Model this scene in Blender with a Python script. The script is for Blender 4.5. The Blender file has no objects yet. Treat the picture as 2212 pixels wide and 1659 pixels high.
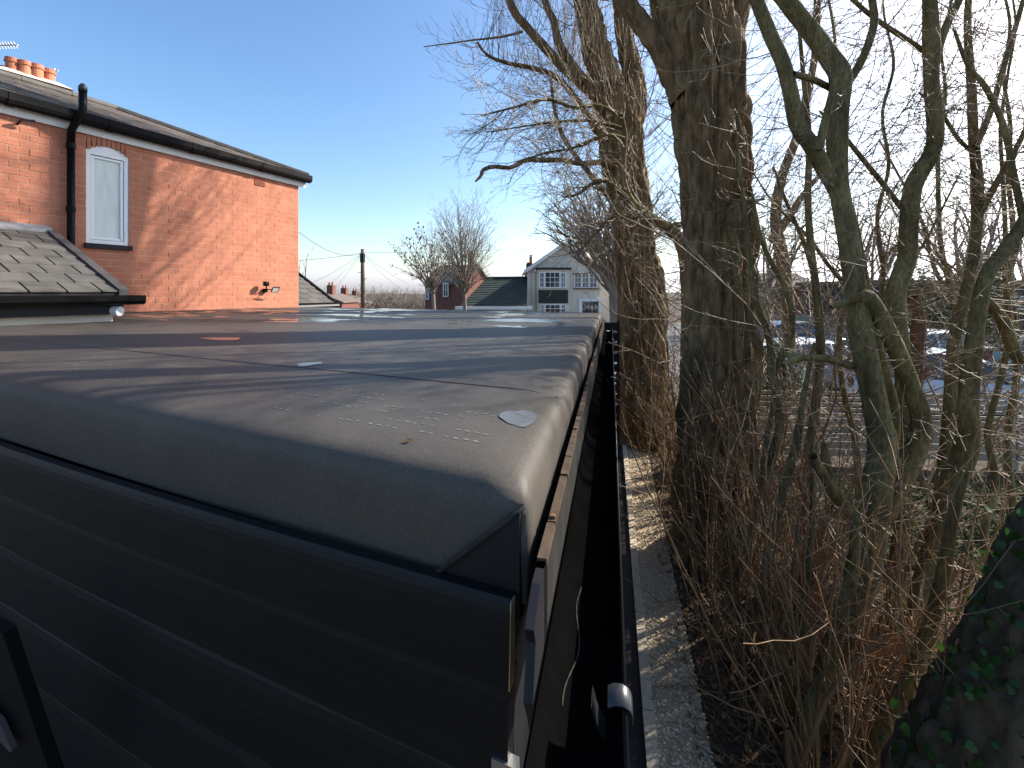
import bpy, math, random
import numpy as np
from mathutils import Vector, Matrix

# ------------------------------------------------------------------ camera, sky, sun, exposure
sc = bpy.context.scene
col = sc.collection
R = math.radians
F, CX, HY, E = 950.0, 1106.0, 630.0, 2.85          # focal length / centre / horizon of a 2212 x 1659 picture, eye height
cam_d = bpy.data.cameras.new('camera')
cam = bpy.data.objects.new('camera', cam_d); col.objects.link(cam)
cam.location = (0, 0, E); cam.rotation_euler = (R(90), 0, 0)
cam_d.sensor_width = 36; cam_d.lens = 36 * F / 2212
cam_d.shift_y = -(829.5 - HY) / 2212
cam_d.clip_start = 0.02; cam_d.clip_end = 3000
sc.camera = cam
SUN_AZ, SUN_EL = 64.5, 33.0                           # degrees right of the view axis, above the horizon
sun_v = Vector((math.sin(R(SUN_AZ)) * math.cos(R(SUN_EL)), math.cos(R(SUN_AZ)) * math.cos(R(SUN_EL)), math.sin(R(SUN_EL))))
w = bpy.data.worlds.new('World'); sc.world = w; w.use_nodes = True
wn = w.node_tree.nodes; wl = w.node_tree.links
sky = wn.new('ShaderNodeTexSky'); sky.sky_type = 'NISHITA'; sky.sun_disc = False
sky.sun_elevation = R(SUN_EL); sky.sun_rotation = R(SUN_AZ)
sky.air_density = 1.0; sky.dust_density = 1.4; sky.ozone_density = 1.3; sky.altitude = 0
hs_ = wn.new('ShaderNodeHueSaturation'); hs_.inputs['Saturation'].default_value = 1.2
wl.new(sky.outputs[0], hs_.inputs['Color'])
sep = wn.new('ShaderNodeSeparateColor'); comb = wn.new('ShaderNodeCombineColor'); wl.new(hs_.outputs[0], sep.inputs[0])   # a clear cold horizon: never yellower than white
mg = wn.new('ShaderNodeMath'); mg.operation = 'MULTIPLY'; mg.inputs[1].default_value = 1.04; wl.new(sep.outputs[0], mg.inputs[0])
mx_ = wn.new('ShaderNodeMath'); mx_.operation = 'MAXIMUM'; wl.new(sep.outputs[2], mx_.inputs[0]); wl.new(mg.outputs[0], mx_.inputs[1])
mr_ = wn.new('ShaderNodeMath'); mr_.operation = 'MAXIMUM'; wl.new(sep.outputs[0], mr_.inputs[0]); wl.new(sep.outputs[1], mr_.inputs[1])
wl.new(sep.outputs[0], comb.inputs[0]); wl.new(mr_.outputs[0], comb.inputs[1]); wl.new(mx_.outputs[0], comb.inputs[2])
wl.new(comb.outputs[0], wn['Background'].inputs[0]); wn['Background'].inputs[1].default_value = 0.135
sun_d = bpy.data.lights.new('sun', 'SUN'); sun_d.energy = 5.0; sun_d.angle = R(0.55); sun_d.color = (1, .93, .82)
sun = bpy.data.objects.new('sun', sun_d); col.objects.link(sun)
sun.rotation_euler = (-sun_v).to_track_quat('-Z', 'Y').to_euler()
sc.view_settings.view_transform = 'Standard'; sc.view_settings.look = 'None'
sc.view_settings.exposure = 1.0; sc.view_settings.gamma = 1
sc.render.engine = 'CYCLES'
sc.cycles.use_denoising = True
sc.cycles.max_bounces = 6; sc.cycles.diffuse_bounces = 3; sc.cycles.glossy_bounces = 3
sc.cycles.transmission_bounces = 4; sc.cycles.transparent_max_bounces = 6

# ------------------------------------------------------------------ helpers
def at(px, py, d):
    return Vector(((px - CX) / F * d, d, E + (HY - py) / F * d))
ORG = {}
def tag(o, label=None, cat=None, group=None, kind=None):
    if label: o['label'] = label
    if cat: o['category'] = cat
    if group: o['group'] = group
    if kind: o['kind'] = kind
    return o
def thing(name, loc, label, cat, group=None):
    o = bpy.data.objects.new(name, None); col.objects.link(o)
    o.location = loc; o.empty_display_size = .1
    ORG[o] = Vector(loc)
    return tag(o, label, cat, group)
def link(name, me, parent=None, m=None, smooth=False):
    o = bpy.data.objects.new(name, me); col.objects.link(o)
    if m is not None and not me.materials: me.materials.append(m)
    if parent is not None: o.parent = parent
    ORG[o] = ORG[parent] if parent is not None else Vector((0, 0, 0))
    return o
def np_mesh(name, V, faces_by_n, smooth=False):
    """V: (n,3) array; faces_by_n: list of (k, k_verts) int arrays"""
    me = bpy.data.meshes.new(name)
    me.vertices.add(len(V)); me.vertices.foreach_set('co', np.asarray(V, np.float32).ravel())
    loops = np.concatenate([f.ravel() for f in faces_by_n]).astype(np.int32)
    counts = np.concatenate([np.full(len(f), f.shape[1], np.int32) for f in faces_by_n])
    starts = np.zeros(len(counts), np.int32); starts[1:] = np.cumsum(counts)[:-1]
    me.loops.add(len(loops)); me.loops.foreach_set('vertex_index', loops)
    me.polygons.add(len(counts)); me.polygons.foreach_set('loop_start', starts)
    if smooth: me.polygons.foreach_set('use_smooth', np.ones(len(counts), bool))
    me.update(calc_edges=True); me.validate()
    return me
class MB:
    def __init__(s): s.v = []; s.f = []
    def add(s, vs, fs):
        b = len(s.v); s.v += [tuple(p) for p in vs]; s.f += [tuple(i + b for i in f) for f in fs]; return s
    def hexa(s, p):      # p: 8 points, bottom 4 (ccw), top 4
        return s.add(p, [(3, 2, 1, 0), (4, 5, 6, 7), (0, 1, 5, 4), (1, 2, 6, 5), (2, 3, 7, 6), (3, 0, 4, 7)])
    def box(s, x0, x1, y0, y1, z0, z1, fn=None):
        p = [(x0, y0, z0), (x1, y0, z0), (x1, y1, z0), (x0, y1, z0), (x0, y0, z1), (x1, y0, z1), (x1, y1, z1), (x0, y1, z1)]
        return s.hexa([fn(*q) for q in p] if fn else p)
    def prism(s, poly, a, b):   # poly: list of 3D points; extrude by vectors a..b
        a = Vector(a); b = Vector(b); n = len(poly)
        vs = [Vector(p) + a for p in poly] + [Vector(p) + b for p in poly]
        return s.add(vs, [tuple(range(n - 1, -1, -1)), tuple(range(n, 2 * n))] + [(i, (i + 1) % n, n + (i + 1) % n, n + i) for i in range(n)])
    def tube(s, pts, r, n=8, cap=True):
        pts = [Vector(p) for p in pts]; rs = r if isinstance(r, (list, tuple)) else [r] * len(pts)
        rings = []; ref = None
        for i, p in enumerate(pts):
            t = (pts[min(i + 1, len(pts) - 1)] - pts[max(i - 1, 0)]).normalized()
            if ref is None: ref = Vector((0, 0, 1)) if abs(t.z) < .9 else Vector((1, 0, 0))
            x = t.cross(ref).normalized(); y = t.cross(x).normalized()
            ref = ref - t * ref.dot(t) if (ref - t * ref.dot(t)).length > .1 else ref
            rings.append([p + (x * math.cos(2 * math.pi * k / n) + y * math.sin(2 * math.pi * k / n)) * rs[i] for k in range(n)])
        vs = [q for g in rings for q in g]
        fs = [(i * n + k, i * n + (k + 1) % n, (i + 1) * n + (k + 1) % n, (i + 1) * n + k) for i in range(len(pts) - 1) for k in range(n)]
        if cap: fs += [tuple(range(n - 1, -1, -1)), tuple(range((len(pts) - 1) * n, len(pts) * n))]
        return s.add(vs, fs)
    def build(s, name, m, parent=None, smooth=False, bevel=0):
        o0 = ORG[parent] if parent is not None else Vector((0, 0, 0))
        me = bpy.data.meshes.new(name)
        me.from_pydata([(p[0] - o0.x, p[1] - o0.y, p[2] - o0.z) for p in s.v], [], s.f)
        if smooth:
            for p in me.polygons: p.use_smooth = True
        me.update()
        o = link(name, me, parent, m)
        if bevel:
            b = o.modifiers.new('bevel', 'BEVEL'); b.width = bevel; b.segments = 2; b.limit_method = 'ANGLE'
        return o
class Tubes:
    """many tapered tubes joined into one mesh, built with numpy"""
    def __init__(s): s.b = {}
    def add(s, pts, rad, sides):
        s.b.setdefault((len(pts), sides), []).append((pts, rad))
    def build(s, name, m, parent=None):
        o0 = ORG[parent] if parent is not None else Vector((0, 0, 0))
        Vs, Fs, base = [], [], 0
        for (n, k), L in s.b.items():
            P = np.array([[tuple(p) for p in a] for a, _ in L], np.float64); Rr = np.array([r for _, r in L], np.float64)
            m_ = len(L)
            T = np.empty_like(P); T[:, 1:-1] = P[:, 2:] - P[:, :-2]; T[:, 0] = P[:, 1] - P[:, 0]; T[:, -1] = P[:, -1] - P[:, -2]
            T /= np.linalg.norm(T, axis=2, keepdims=True) + 1e-12
            D = P[:, -1] - P[:, 0]; D /= np.linalg.norm(D, axis=1, keepdims=True) + 1e-12
            ref = np.where(np.abs(D[:, 2:3]) > .8, np.array([[.98, .17, 0]]), np.array([[.1, .05, .99]]))[:, None, :]
            X = np.cross(T, ref); X /= np.linalg.norm(X, axis=2, keepdims=True) + 1e-12
            Y = np.cross(T, X)
            th = np.arange(k) * 2 * np.pi / k
            V = P[:, :, None, :] + Rr[:, :, None, None] * (X[:, :, None, :] * np.cos(th)[None, None, :, None] + Y[:, :, None, :] * np.sin(th)[None, None, :, None])
            Vs.append(V.reshape(-1, 3))
            i = np.arange(n - 1)[:, None]; j = np.arange(k)[None, :]
            q = np.stack([i * k + j, i * k + (j + 1) % k, (i + 1) * k + (j + 1) % k, (i + 1) * k + j], -1).reshape(-1, 4)
            Fs.append((q[None] + (np.arange(m_) * n * k)[:, None, None] + base).reshape(-1, 4))
            base += m_ * n * k
        V = np.concatenate(Vs) - np.array(o0)
        me = np_mesh(name, V, [np.concatenate(Fs)], smooth=True)
        return link(name, me, parent, m)

def vnoise(p, seed=0):
    """value noise in [0,1] for (n,3) points"""
    i = np.floor(p).astype(np.int64); f = p - i; f = f * f * (3 - 2 * f)
    def h(a):
        x = (a[:, 0] * 374761393 + a[:, 1] * 668265263 + a[:, 2] * 2147483647 + seed * 144665) & 0xffffffff
        x = ((x ^ (x >> 13)) * 1274126177) & 0xffffffff
        return ((x ^ (x >> 16)) & 0xffff) / 65535.0
    r = 0
    for dx in (0, 1):
        for dy in (0, 1):
            for dz in (0, 1):
                wgt = (f[:, 0] if dx else 1 - f[:, 0]) * (f[:, 1] if dy else 1 - f[:, 1]) * (f[:, 2] if dz else 1 - f[:, 2])
                r = r + wgt * h(i + np.array([dx, dy, dz]))
    return r

# ------------------------------------------------------------------ materials
def mat(name, c1, c2=None, c3=None, rough=.8, scale=8, stretch=(1, 1, 1), bump=0, bump_scale=None, spec=.3, detail=6, rnd=0, island=0,
        rough2=None, metal=0, trans=0, fine=None):
    m = bpy.data.materials.new(name); m.use_nodes = True
    n, l = m.node_tree.nodes, m.node_tree.links
    b = n['Principled BSDF']; b.inputs['Roughness'].default_value = rough; b.inputs['Specular IOR Level'].default_value = spec
    b.inputs['Metallic'].default_value = metal
    c2 = c2 or c1
    geo = n.new('ShaderNodeNewGeometry'); mp = n.new('ShaderNodeMapping'); mp.inputs['Scale'].default_value = stretch
    l.new(geo.outputs['Position'], mp.inputs['Vector'])
    no = n.new('ShaderNodeTexNoise'); no.inputs['Scale'].default_value = scale; no.inputs['Detail'].default_value = detail; no.inputs['Roughness'].default_value = .62
    l.new(mp.outputs[0], no.inputs['Vector'])
    cr = n.new('ShaderNodeValToRGB'); e = cr.color_ramp.elements
    e[0].position = .3; e[0].color = (*c1, 1); e[1].position = .7; e[1].color = (*c2, 1)
    if c3:
        x = cr.color_ramp.elements.new(.5); x.color = (*c3, 1)
    l.new(no.outputs['Fac'], cr.inputs['Fac'])
    out = cr.outputs['Color']
    if rnd or island:
        hsv = n.new('ShaderNodeHueSaturation'); mr = n.new('ShaderNodeMapRange')
        k = rnd or island
        mr.inputs['To Min'].default_value = 1 - k; mr.inputs['To Max'].default_value = 1 + k
        if rnd:
            oi = n.new('ShaderNodeObjectInfo'); l.new(oi.outputs['Random'], mr.inputs['Value'])
        else:
            l.new(geo.outputs['Random Per Island'], mr.inputs['Value'])
        l.new(mr.outputs[0], hsv.inputs['Value']); l.new(out, hsv.inputs['Color']); out = hsv.outputs['Color']
    if fine:
        no2 = n.new('ShaderNodeTexNoise'); no2.inputs['Scale'].default_value = fine[0]; no2.inputs['Detail'].default_value = 4
        l.new(mp.outputs[0], no2.inputs['Vector'])
        mx = n.new('ShaderNodeMix'); mx.data_type = 'RGBA'; mx.blend_type = 'MULTIPLY'; mx.inputs['Factor'].default_value = fine[1]
        cr2 = n.new('ShaderNodeValToRGB'); cr2.color_ramp.elements[0].position = .35; cr2.color_ramp.elements[1].position = .65
        l.new(no2.outputs['Fac'], cr2.inputs['Fac']); l.new(out, mx.inputs['A']); l.new(cr2.outputs['Color'], mx.inputs['B']); out = mx.outputs['Result']
    l.new(out, b.inputs['Base Color'])
    if rough2 is not None:
        mr2 = n.new('ShaderNodeMapRange'); mr2.inputs['From Min'].default_value = .35; mr2.inputs['From Max'].default_value = .65
        mr2.inputs['To Min'].default_value = rough; mr2.inputs['To Max'].default_value = rough2
        l.new(no.outputs['Fac'], mr2.inputs['Value']); l.new(mr2.outputs[0], b.inputs['Roughness'])
    if bump:
        bn = n.new('ShaderNodeTexNoise'); bn.inputs['Scale'].default_value = bump_scale or scale * 3; bn.inputs['Detail'].default_value = 5
        l.new(mp.outputs[0], bn.inputs['Vector'])
        bp = n.new('ShaderNodeBump'); bp.inputs['Strength'].default_value = 1.0; bp.inputs['Distance'].default_value = bump
        l.new(bn.outputs['Fac'], bp.inputs['Height']); l.new(bp.outputs[0], b.inputs['Normal'])
    if trans:
        tr = n.new('ShaderNodeBsdfTranslucent'); mixs = n.new('ShaderNodeMixShader'); mixs.inputs[0].default_value = trans
        l.new(out, tr.inputs['Color']); l.new(b.outputs[0], mixs.inputs[1]); l.new(tr.outputs[0], mixs.inputs[2])
        l.new(mixs.outputs[0], n['Material Output'].inputs['Surface'])
    return m

M = {}
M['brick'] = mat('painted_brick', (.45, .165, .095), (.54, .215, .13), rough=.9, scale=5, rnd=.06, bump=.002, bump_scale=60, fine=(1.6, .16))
M['brick_mass'] = mat('painted_brick_mass', (.45, .165, .095), (.54, .215, .13), rough=.9, scale=5, island=.06, bump=.002, bump_scale=60, fine=(1.6, .16))
M['mortar'] = mat('mortar', (.46, .22, .145), (.58, .31, .22), rough=.95, scale=6, bump=.003)
M['slate'] = mat('slate', (.08, .074, .066), (.13, .12, .105), rough=.7, scale=7, rnd=.12, bump=.002, bump_scale=50)
M['slate_mass'] = mat('slate_mass', (.075, .062, .055), (.14, .118, .10), rough=.9, scale=7, island=.25, spec=.12)
M['black_plastic'] = mat('black_plastic', (.0022, .0022, .0023), (.004, .004, .004), rough=.4, scale=5, spec=.12)
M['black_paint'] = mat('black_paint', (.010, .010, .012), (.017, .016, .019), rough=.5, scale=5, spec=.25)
M['gutter_dull'] = mat('dull_gutter', (.008, .0075, .008), (.013, .012, .012), rough=.7, scale=5, spec=.1)
M['white_paint'] = mat('white_paint', (.72, .71, .68), (.8, .79, .77), rough=.5, scale=4)
M['upvc'] = mat('upvc', (.78, .78, .78), (.82, .82, .82), rough=.3, scale=4, spec=.5)
M['render_white'] = mat('pale_render', (.62, .55, .45), (.72, .64, .53), rough=.9, scale=3)
M['lead'] = mat('lead', (.2, .2, .205), (.3, .3, .31), rough=.55, scale=10)
M['terracotta'] = mat('terracotta', (.38, .13, .075), (.5, .2, .12), rough=.8, scale=8, rnd=.12)
M['flaunching'] = mat('flaunching', (.5, .46, .38), (.62, .57, .48), rough=.95, scale=10)
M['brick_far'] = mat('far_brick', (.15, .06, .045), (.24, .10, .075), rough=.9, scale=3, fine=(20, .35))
M['roof_far'] = mat('far_roof', (.12, .095, .075), (.2, .16, .13), rough=.9, scale=2, fine=(9, .3))
M['tile_dark'] = mat('dark_tile', (.02, .03, .028), (.05, .06, .045), rough=.75, scale=1.4, island=.2)
M['glass'] = mat('window_glass', (.03, .035, .04), (.05, .055, .06), rough=.04, scale=2, spec=.9)
M['metal'] = mat('galvanised_metal', (.5, .5, .5), (.6, .6, .6), rough=.35, scale=10, metal=.9)
M['pole'] = mat('pole_wood', (.12, .085, .06), (.2, .15, .11), rough=.9, scale=4, stretch=(1, 1, .1))
M['wire'] = mat('wire', (.03, .03, .035), rough=.6)
# ---- roof membrane: dusty black rubber, with damp patches that are smoother and darker
def membrane():
    m = mat('roof_membrane', (.064, .055, .046), (.098, .085, .071), rough=.62, scale=1.8, bump=.0012, bump_scale=14, spec=.22, fine=(160, .25))
    n, l = m.node_tree.nodes, m.node_tree.links; b = n['Principled BSDF']
    geo = next(x for x in n if x.type == 'NEW_GEOMETRY')
    mp = n.new('ShaderNodeMapping'); mp.inputs['Rotation'].default_value = (0, 0, R(12)); mp.inputs['Scale'].default_value = (.8, 1.3, 1)
    l.new(geo.outputs['Position'], mp.inputs['Vector'])
    no = n.new('ShaderNodeTexNoise'); no.inputs['Scale'].default_value = 1.6; no.inputs['Detail'].default_value = 7; no.inputs['Roughness'].default_value = .65
    l.new(mp.outputs[0], no.inputs['Vector'])
    sp = n.new('ShaderNodeSeparateXYZ'); l.new(geo.outputs['Position'], sp.inputs[0])
    far = n.new('ShaderNodeMapRange'); far.inputs['From Min'].default_value = 2.6; far.inputs['From Max'].default_value = 4.6
    far.inputs['To Min'].default_value = -.35; far.inputs['To Max'].default_value = .03; far.clamp = True
    l.new(sp.outputs['Y'], far.inputs['Value'])
    ad = n.new('ShaderNodeMath'); ad.operation = 'ADD'; l.new(no.outputs['Fac'], ad.inputs[0]); l.new(far.outputs[0], ad.inputs[1])
    wet = n.new('ShaderNodeMapRange'); wet.inputs['From Min'].default_value = .565; wet.inputs['From Max'].default_value = .60
    l.new(ad.outputs[0], wet.inputs['Value'])
    rr = n.new('ShaderNodeMapRange'); rr.inputs['To Min'].default_value = .58; rr.inputs['To Max'].default_value = .06
    l.new(wet.outputs[0], rr.inputs['Value']); l.new(rr.outputs[0], b.inputs['Roughness'])
    return m
M['membrane'] = membrane()
M['fascia_dark'] = mat('dark_sheet', (.014, .013, .012), (.035, .032, .029), rough=.6, scale=7, spec=.2)
M['cladding'] = mat('black_stained_wood', (.0045, .0044, .0048), (.008, .0078, .0085), rough=.55, scale=4, stretch=(.4, .4, 6), bump=.0006, bump_scale=25, rnd=.15, spec=.25)
M['cut_wood'] = mat('cut_wood', (.36, .22, .11), (.5, .33, .18), rough=.8, scale=20)
M['old_wood'] = mat('worn_board_edge', (.035, .022, .013), (.10, .064, .04), rough=.85, scale=18)
M['gravel'] = mat('gravel', (.46, .355, .235), (.66, .53, .37), rough=.95, scale=25, island=.35)
M['gravel_bed'] = mat('gravel_bed', (.38, .295, .195), (.55, .44, .305), rough=.95, scale=40, bump=.01, bump_scale=90)
M['concrete'] = mat('concrete', (.42, .35, .26), (.56, .48, .37), rough=.9, scale=12, bump=.002)
M['soil'] = mat('soil', (.05, .035, .022), (.12, .085, .055), rough=1, scale=5, bump=.03, bump_scale=20, fine=(30, .5))
M['litter'] = mat('dead_leaf', (.12, .06, .03), (.34, .2, .11), (.22, .12, .06), rough=.85, scale=20, island=.45, trans=.15)
M['asphalt'] = mat('asphalt', (.09, .09, .092), (.14, .14, .14), rough=.9, scale=6)
M['bark'] = mat('poplar_bark', (.05, .032, .015), (.33, .22, .105), (.17, .11, .052), rough=.95, scale=11, stretch=(1, 1, .28), bump=.035, bump_scale=30, detail=9)
M['bark_green'] = mat('green_bark', (.085, .064, .027), (.33, .26, .12), (.19, .15, .066), rough=.9, scale=9, stretch=(1, 1, .3), bump=.01, bump_scale=28, fine=(70, .45), spec=.15)
M['bark_dark'] = mat('dark_bark', (.028, .02, .011), (.11, .076, .043), rough=.95, scale=9, stretch=(1, 1, .2), bump=.02, bump_scale=24)
M['bark_red'] = mat('red_bark', (.11, .05, .03), (.22, .11, .06), rough=.9, scale=9, stretch=(1, 1, .3), bump=.006)
M['twig'] = mat('twig', (.15, .105, .06), (.32, .235, .145), rough=.6, scale=3, island=.3, spec=.4)
M['twig_warm'] = mat('warm_twig', (.11, .058, .026), (.31, .185, .088), rough=.6, scale=3, island=.35, spec=.4)
M['twig_far'] = mat('far_twig', (.17, .135, .105), (.25, .205, .16), rough=.8, scale=1)
M['reed'] = mat('reed', (.26, .12, .05), (.46, .26, .12), rough=.7, scale=20, stretch=(1, 1, .1), island=.3)
M['ivy'] = mat('ivy_leaf', (.018, .055, .008), (.05, .12, .02), rough=.4, scale=15, island=.45, trans=.4, spec=.4)
M['evergreen'] = mat('evergreen', (.02, .05, .02), (.05, .1, .04), rough=.6, scale=4, island=.4, trans=.2)
M['ground_green'] = mat('ground_green', (.018, .036, .01), (.045, .08, .02), rough=.8, scale=6, island=.4, trans=.25)
M['fence'] = mat('weathered_fence', (.24, .20, .155), (.38, .33, .26), rough=.85, scale=6, stretch=(.3, 1, 3), rnd=.15)
M['dark_wall'] = mat('dark_wall', (.05, .045, .045), (.08, .07, .07), rough=.9, scale=3)
M['water'] = mat('water', (.075, .072, .068), (.105, .10, .093), rough=.24, scale=12, spec=.35)
M['print'] = mat('worn_print', (.11, .105, .10), (.25, .24, .23), rough=.8, scale=25)
M['moss'] = mat('silt', (.02, .018, .013), (.045, .04, .03), rough=.9, scale=30)

# ------------------------------------------------------------------ shed frame: u right, v forward along the shed, w down from the eye
A = R(12.7); SA, CA = math.sin(A), math.cos(A)
def S(u, v, w_): return Vector((u * CA + v * SA, -u * SA + v * CA, E - w_))
def h_roof(u): return .35 + .02 * (u + .154)
def uv_of(x, y): return x * CA - y * SA, x * SA + y * CA

# ================================================================== GROUND
def smooth(a, b, x):
    t = np.clip((x - a) / (b - a), 0, 1); return t * t * (3 - 2 * t)
def ground_z(x, y): return -4.5 * smooth(22, 62, y) * smooth(-1, -10, x) if np.isscalar(x) is False else float(-4.5 * smooth(22, 62, np.array(y)) * smooth(-1, -10, np.array(x)))
xs = np.concatenate([np.linspace(-900, -60, 12), np.linspace(-55, 55, 90), np.linspace(60, 900, 12)])
ys = np.concatenate([np.linspace(-300, -10, 6), np.linspace(-6, 90, 80), np.linspace(100, 1500, 16)])
gx, gy = np.meshgrid(xs, ys, indexing='ij')
gz = -4.5 * smooth(22, 62, gy) * smooth(-1, -10, gx)
V = np.stack([gx, gy, gz], -1).reshape(-1, 3); nx, ny = len(xs), len(ys)
i, j = np.meshgrid(np.arange(nx - 1), np.arange(ny - 1), indexing='ij')
q = np.stack([i * ny + j, (i + 1) * ny + j, (i + 1) * ny + j + 1, i * ny + j + 1], -1).reshape(-1, 4)
tag(link('ground', np_mesh('ground', V, [q], True), None, M['soil']), 'brown bare soil ground under trees', None, None, 'structure')
# car park behind the fence
mb = MB(); mb.add([(3.0, 8.0, .006), (60, 8.0, .006), (60, 40, .006), (3.0, 40, .006)], [(0, 1, 2, 3)])
tag(mb.build('road', M['asphalt']), 'grey asphalt beyond the slatted fence', None, None, 'structure')
# gravel path and edging along the shed
mb = MB(); mb.add([S(.28, -1, E - .02), S(.58, -1, E - .015), S(.66, 14, E - .015), S(.28, 14, E - .02)], [(0, 1, 2, 3)])
tag(mb.build('path', M['gravel_bed']), 'pale gravel path beside the shed', None, None, 'structure')
ke = MB().box(-.3, .3, -.3, .3, 0, 0)
mb = MB(); mb.add([S(-.2, -1, E - .008), S(.21, -1, E - .008), S(.21, 14, E - .008), S(-.2, 14, E - .008)], [(0, 1, 2, 3)])  # ground strip coloured black for the shade between shed and edging
tag(mb.build('gap_shade_strip', M['black_paint']), 'black strip painted as shade on the ground in the gap beside the shed', None, None, 'structure')
kerb = thing('path_edging', S(.24, 1, E), 'pale concrete edging strip between shed gap and gravel path', 'edging')
for k in range(14):
    v0 = -.6 + k * .92
    MB().box(.205, .278, v0, v0 + .912, 0, .05 + .004 * (k % 3), lambda u, v, z: S(u, v, E - z)).build('edging_slab', M['concrete'], kerb, bevel=.004)
rng = random.Random(5); nrg = np.random.default_rng(5)
# pebbles
ico_v = np.array([(0, 0, 1), (.9, 0, .3), (.28, .85, .3), (-.72, .53, .3), (-.72, -.53, .3), (.28, -.85, .3), (0, 0, -.3)], float)
ico_f = np.array([(0, 1, 2), (0, 2, 3), (0, 3, 4), (0, 4, 5), (0, 5, 1)])
def scatter(name, n, upick, m, vv, ff, smin, smax, flat=1.0, kind='stuff', label=None, tilt=.3):
    U = upick(n); s = nrg.uniform(smin, smax, n)
    a = nrg.uniform(0, 2 * np.pi, n); tx = nrg.normal(0, tilt, n); ty = nrg.normal(0, tilt, n)
    base = vv[None] * s[:, None, None] * np.stack([nrg.uniform(.7, 1.2, n), nrg.uniform(.6, 1, n), np.full(n, flat)], -1)[:, None, :]
    x, y, z = base[..., 0], base[..., 1], base[..., 2]
    z2 = z + x * tx[:, None] + y * ty[:, None]
    X = x * np.cos(a)[:, None] - y * np.sin(a)[:, None]; Y = x * np.sin(a)[:, None] + y * np.cos(a)[:, None]
    V = np.stack([X, Y, z2], -1) + U[:, None, :]
    Fx = (ff[None] + (np.arange(n) * len(vv))[:, None, None]).reshape(-1, ff.shape[1])
    o = link(name, np_mesh(name, V.reshape(-1, 3), [Fx]), None, m)
    return tag(o, label, None, None, kind)
def on_strip(u0, u1, v0, v1, z, power=1.6):
    def f(n):
        u = nrg.uniform(u0, u1, n); v = v0 + (v1 - v0) * nrg.uniform(0, 1, n) ** power
        return np.stack([u * CA + v * SA, -u * SA + v * CA, np.full(n, z) + nrg.uniform(0, .012, n)], -1)
    return f
scatter('gravel', 9000, on_strip(.28, .61, 1.6, 9, .014), M['gravel'], ico_v, ico_f, .005, .015, .7, label='pale angular gravel stones on the path')
leaf_v = np.array([(-1, 0, .15), (-.3, -.5, 0), (-.3, .5, .05), (.4, -.4, .05), (.4, .42, 0), (1, 0, .2)], float)
leaf_f = np.array([(0, 1, 3, 2), (2, 3, 5, 4)])
scatter('leaf_litter', 9000, on_strip(.5, 3.6, 1.5, 9, .012), M['litter'], leaf_v, leaf_f, .012, .032, 1, label='brown dead leaves strewn over soil under the trees', tilt=.5)
scatter('ground_cover', 9000, lambda n: np.stack([nrg.uniform(3.2, 7.5, n), nrg.uniform(4.4, 6.4, n), nrg.uniform(.01, .13, n)], -1), M['ground_green'], leaf_v, leaf_f, .015, .035, 1, label='low green weeds in front of the slatted fence', tilt=.6)

# ================================================================== SHED (flat roofed garden room)
NR = (.025, .811); FR = (1.509, 7.39); FL = (-3.5, 7.45)
HD = Vector((.4368, .8996, 0)); HN = Vector((.8996, -.4368, 0)); HR = Vector((-3.69, 7.6, 0))   # house wall: direction, outward normal, far corner
def H(s, z, n=0): p = HR - HD * s + HN * n; return Vector((p.x, p.y, E + z))
def hw(px, py):
    k = (px - CX) / F
    s = (HR.x - HR.y * k) / (HD.x - HD.y * k)
    y = HR.y - HD.y * s
    return s, (HY - py) / F * y
P1 = H(3.02, 0, .12); P2 = H(3.05, 0, 1.57); NL = (-4.42, 2.66)
shed = thing('garden_shed', S(-.2, .9, E), 'long flat roofed black garden shed with grey rubber roof', 'shed')
outline = [NR, FR, FL, (P1.x, P1.y), (P2.x, P2.y), NL]
def roof_z(x, y): u, v = uv_of(x, y); return E - h_roof(u)
# membrane: rings from the top sheet over a rounded edge and down the skirt, built along the outline with many points
def ring_outline(inset):
    # offset polygon inwards by inset (positive = inside)
    n = len(outline); res = []
    for k in range(n):
        p0, p1, p2 = (Vector((*outline[(k + d_) % n], 0)) for d_ in (-1, 0, 1))
        e1 = (p1 - p0).normalized(); e2 = (p2 - p1).normalized()
        n1 = Vector((-e1.y, e1.x, 0)); n2 = Vector((-e2.y, e2.x, 0))     # outline runs counter-clockwise: left is inside
        b = (n1 + n2); b = b / max(.3, b.dot(n1))
        res.append(p1 + b * inset)
    return res
def densify(poly, step):
    out = []
    for k in range(len(poly)):
        a, b = poly[k], poly[(k + 1) % len(poly)]
        m_ = max(2, int((Vector((*outline[k], 0)) - Vector((*outline[(k + 1) % len(outline)], 0))).length / step))
        out += [a.lerp(b, t / m_) for t in range(m_)]
    return out
prof = [(.30, 0), (.13, 0), (.066, .0015), (.042, .006), (.026, .0125), (.013, .023), (.005, .037), (.0005, .056), (-.002, .09), (-.004, .12), (-.002, .17), (0, .22)]
rings = []
for inset, drop in prof:
    rg = densify(ring_outline(inset), .07)
    rr = []
    for k, p in enumerate(rg):
        wv = vnoise(np.array([[p.x * 2.3, p.y * 2.3, drop * 6]]), 3)[0] - .5
        wob = .018 * wv * min(1, drop * 12)
        zz = roof_z(p.x, p.y) - drop
        edge = .014 * (vnoise(np.array([[p.x * 1.1, p.y * 1.1, 7.]]), 9)[0] - .5) if inset < .1 else 0
        # outward wobble
        c = Vector((-1, 4.5, 0)); o_ = (p - c).normalized()
        rr.append(Vector((p.x + o_.x * wob, p.y + o_.y * wob, zz + edge)))
    rings.append(rr)
mb = MB(); n_ = len(rings[0])
vs = [p for r_ in rings for p in r_]
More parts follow.
